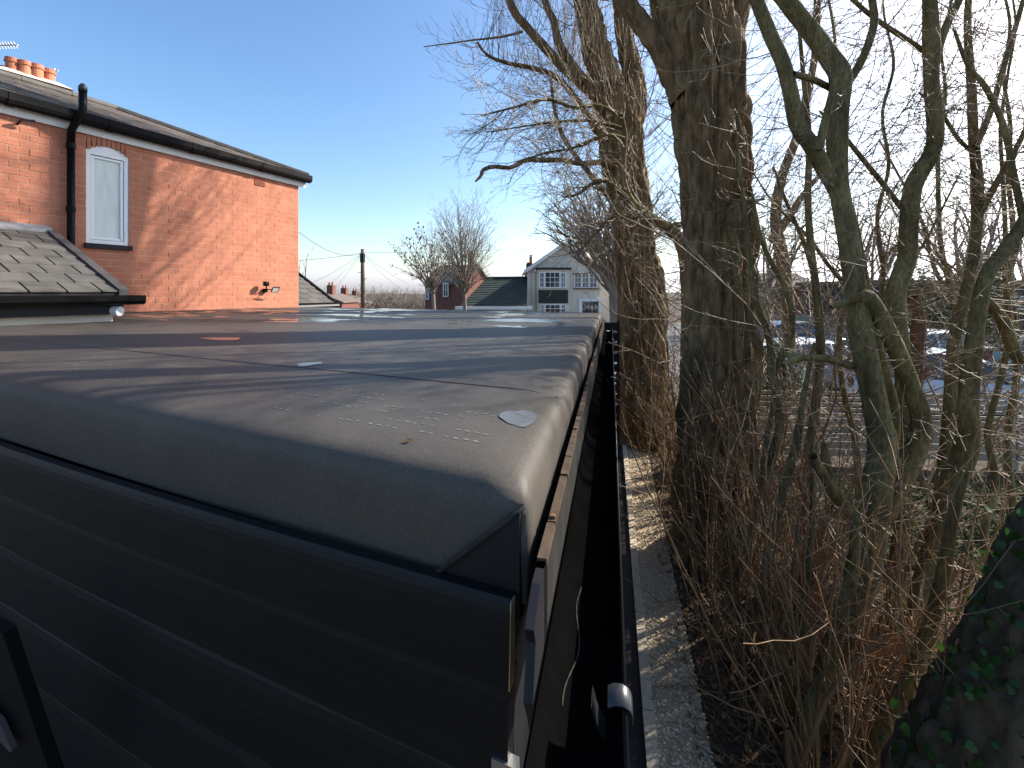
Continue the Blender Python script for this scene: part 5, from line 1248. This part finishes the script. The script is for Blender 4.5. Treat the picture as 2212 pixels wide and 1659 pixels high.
def dome_tree(name, label, px, d, cy, rx, rz, seed, limbs, trunk_w, fork_y, rmin, lean=0, dens=(0, 3.0, 2.4), tl=.32, wan=.07, clusters=0, low=-.35):
    gz_ = float(-4.5 * smooth(22, 62, np.array(d)) * smooth(-1, -10, np.array(at(px, 0, d).x)))
    b = Vector((at(px, 0, d).x, d, gz_)); t_ = thing(name, b, label, 'tree'); g = random.Random(seed)
    c = at(px + lean, cy, d); RX, RZ = rx / F * d, rz / F * d; fk = at(px + lean * .15, fork_y, d); rt_ = trunk_w / 2 / F * d
    P_, W_ = resample([b, b.lerp(fk, .5) + Vector((.04, 0, 0)), fk], [rt_ * 1.3, rt_, rt_ * .85], .3)
    bark_obj('trunk', [bark_tube(P_, W_, 10, .08, 3, seed)], M['twig_far'], t_)
    tb = Tubes(); tips = []
    for k in range(limbs):
        z_ = low + (1 - low) * ((k + .5) / limbs); a = k * 2.39996 + g.uniform(-.3, .3); h_ = math.sqrt(max(0, 1 - z_ * z_)); f_ = g.uniform(.82, 1.0)
        tgt = c + Vector((math.cos(a) * h_ * RX, math.sin(a) * h_ * RX, z_ * RZ)) * f_
        st_ = P_[-1 - g.randrange(0, max(1, len(P_) // 3))]
        mid = st_.lerp(tgt, .45) + Vector((0, 0, (tgt - st_).length * .18)) + rvec(g) * .04 * RX
        pts, rr_ = [], []
        n = 10; r0 = rt_ * g.uniform(.22, .42)
        for i_ in range(n + 1):
            f = i_ / n; q_ = st_ * (1 - f) ** 2 + mid * 2 * f * (1 - f) + tgt * f * f
            pts.append(q_ + rvec(g) * wan * .12 * RX * (f * (1 - f) * 4)); rr_.append(max(rmin, r0 * (1 - .9 * f)))
        tb.add(pts, rr_, 5)
        L_ = (tgt - st_).length
        for q_ in range(int(L_ * 3.2)):
            f = g.uniform(.25, 1); i_ = min(int(f * n), n - 1); ax = (pts[i_ + 1] - pts[i_]).normalized()
            sd = rvec(g); sd = sd - ax * sd.dot(ax); sd.normalize()
            grow(tb, pts[i_].lerp(pts[i_ + 1], f * n - i_), ax * .85 + sd * .6 + UP * .1, L_ * tl * g.uniform(.5, 1.1) * (1.15 - .7 * f), max(rmin, rr_[i_] * .55), 2, dict(seg=.35, wan=wan, trop=.02, rmin=rmin, dens=list(dens), ratio=(.3, .6), ang=(18, 45), tip=.4), g)
            tips.append(pts[i_ + 1] + sd * L_ * tl * .4 * g.random())
    tb.build('crown', M['twig_far'], t_)
    if clusters:
        cl = MB()
        for q_ in range(clusters):
            p = g.choice(tips) + rvec(g) * .12; s_ = g.uniform(.015, .04)
            cl.hexa([p + Vector((dx * s_, dy * s_, dz * s_ * 1.6)) for dz in (-1, 1) for dx, dy in ((-1, -1), (1, -.8), (.9, 1), (-.8, 1))])
        o_ = cl.build('seed_clusters', M['twig_far'], t_); o_['kind'] = 'stuff'
    return t_
dome_tree('lime_tree', 'round crowned bare tree in front of the red brick house', 1003, 31, 535, 92, 124, 701, 52, 8, 622, .0042, 0, (0, 2.6, 2.0), .36, .07, 0, -.62)
dome_tree('plane_tree', 'spreading bare tree with dark seed clusters left of the round crowned one', 937, 27, 562, 88, 86, 702, 32, 9, 622, .006, -14, (0, 2.2, 1.8), .32, .16, 300)
dome_tree('bare_tree', 'bare tree with fine twig cloud beside the cream gable', 1330, 18, 455, 175, 115, 703, 44, 26, 620, .0035, -25, (0, 4.0, 3.4), .3, .15, 0, -.5)
far_tree('bare_tree', 'bare tree poking out past the brick house corner', 632, 655, 22, 500, 40, 704, 6, .5, 10, .3, (0, 2.0, 1.4, .9), .007)
for k, (px, d, ty, lab) in enumerate(((1660, 30, 430, 'big bare tree across the car park behind the terrace'), (1880, 26, 380, 'bare tree across the car park above the dark building'), (2080, 32, 330, 'tallest bare tree behind the dark building'), (2230, 27, 420, 'bare tree at the far right beyond the cars'))):
    far_tree('bare_tree', lab, px, 700, d, ty, 120, 710 + k, 9, .7, 18, .25, (0, 1.8, 1.5, 1.0), .009)
# far wood: one mass of bare trees at the end of the road
tb = Tubes(); g = random.Random(81)
for k in range(70):
    px = 770 + 160 * g.random(); d = g.uniform(75, 110); p = at(px, 655, d); p.z = -4.6
    H_ = at(0, g.uniform(626, 642), d).z + 4.6
    for q_ in range(5): grow(tb, p, Vector((g.gauss(0, .25), g.gauss(0, .25), 1)), H_ * g.uniform(.75, 1), .12, 2, dict(seg=1.0, wan=.08, trop=.03, rmin=.02, dens=[0, .9, .9], ratio=(.3, .55), ang=(20, 50)), g)
tag(tb.build('far_woodland', M['twig_far']), 'distant brown line of bare trees at the end of the road', None, None, 'stuff')
# evergreen bushes across the car park
def leafy(name, px, d, zc, rx, rz, n, size, label, seed):
    o_ = thing(name, (at(px, 0, d).x, d, 0), label, 'bush'); g = np.random.default_rng(seed)
    c = np.array([at(px, 0, d).x, d, zc]); dirs_ = g.normal(size=(n, 3)); dirs_ /= np.linalg.norm(dirs_, axis=1, keepdims=True)
    rad_ = (.55 + .45 * g.random(n)) * (.75 + .5 * vnoise(dirs_ * 2.2 + 5, seed))
    P_ = c + dirs_ * rad_[:, None] * np.array([rx, rx * .8, rz])
    a_ = g.normal(size=(n, 3)); a_ /= np.linalg.norm(a_, axis=1, keepdims=True); b_ = np.cross(a_, g.normal(size=(n, 3))); b_ /= np.linalg.norm(b_, axis=1, keepdims=True)
    s_ = size * g.uniform(.6, 1.3, n)[:, None]
    V_ = np.stack([P_ - a_ * s_, P_ + b_ * s_ * .5, P_ + a_ * s_, P_ - b_ * s_ * .5], 1).reshape(-1, 3) - np.array(ORG[o_])
    link('foliage', np_mesh('foliage', V_, [np.arange(4 * n).reshape(n, 4)]), o_, M['evergreen'])
    MB().tube([(c[0], d, 0), (c[0], d, zc)], [.12, .06], 8).build('stem', M['bark'], o_)
leafy('evergreen_bush', 2005, 19, 1.9, 1.5, 1.9, 5000, .09, 'dark green evergreen bush across the car park', 1)
leafy('evergreen_bush', 1660, 9.2, .9, .7, .9, 2500, .06, 'bright leafy evergreen behind the poplar trunk by the fence end', 2)
leafy('conifer_bush', 2120, 21, 2.4, 1.3, 2.4, 4000, .09, 'tall dark conifer beside the dark building', 3)
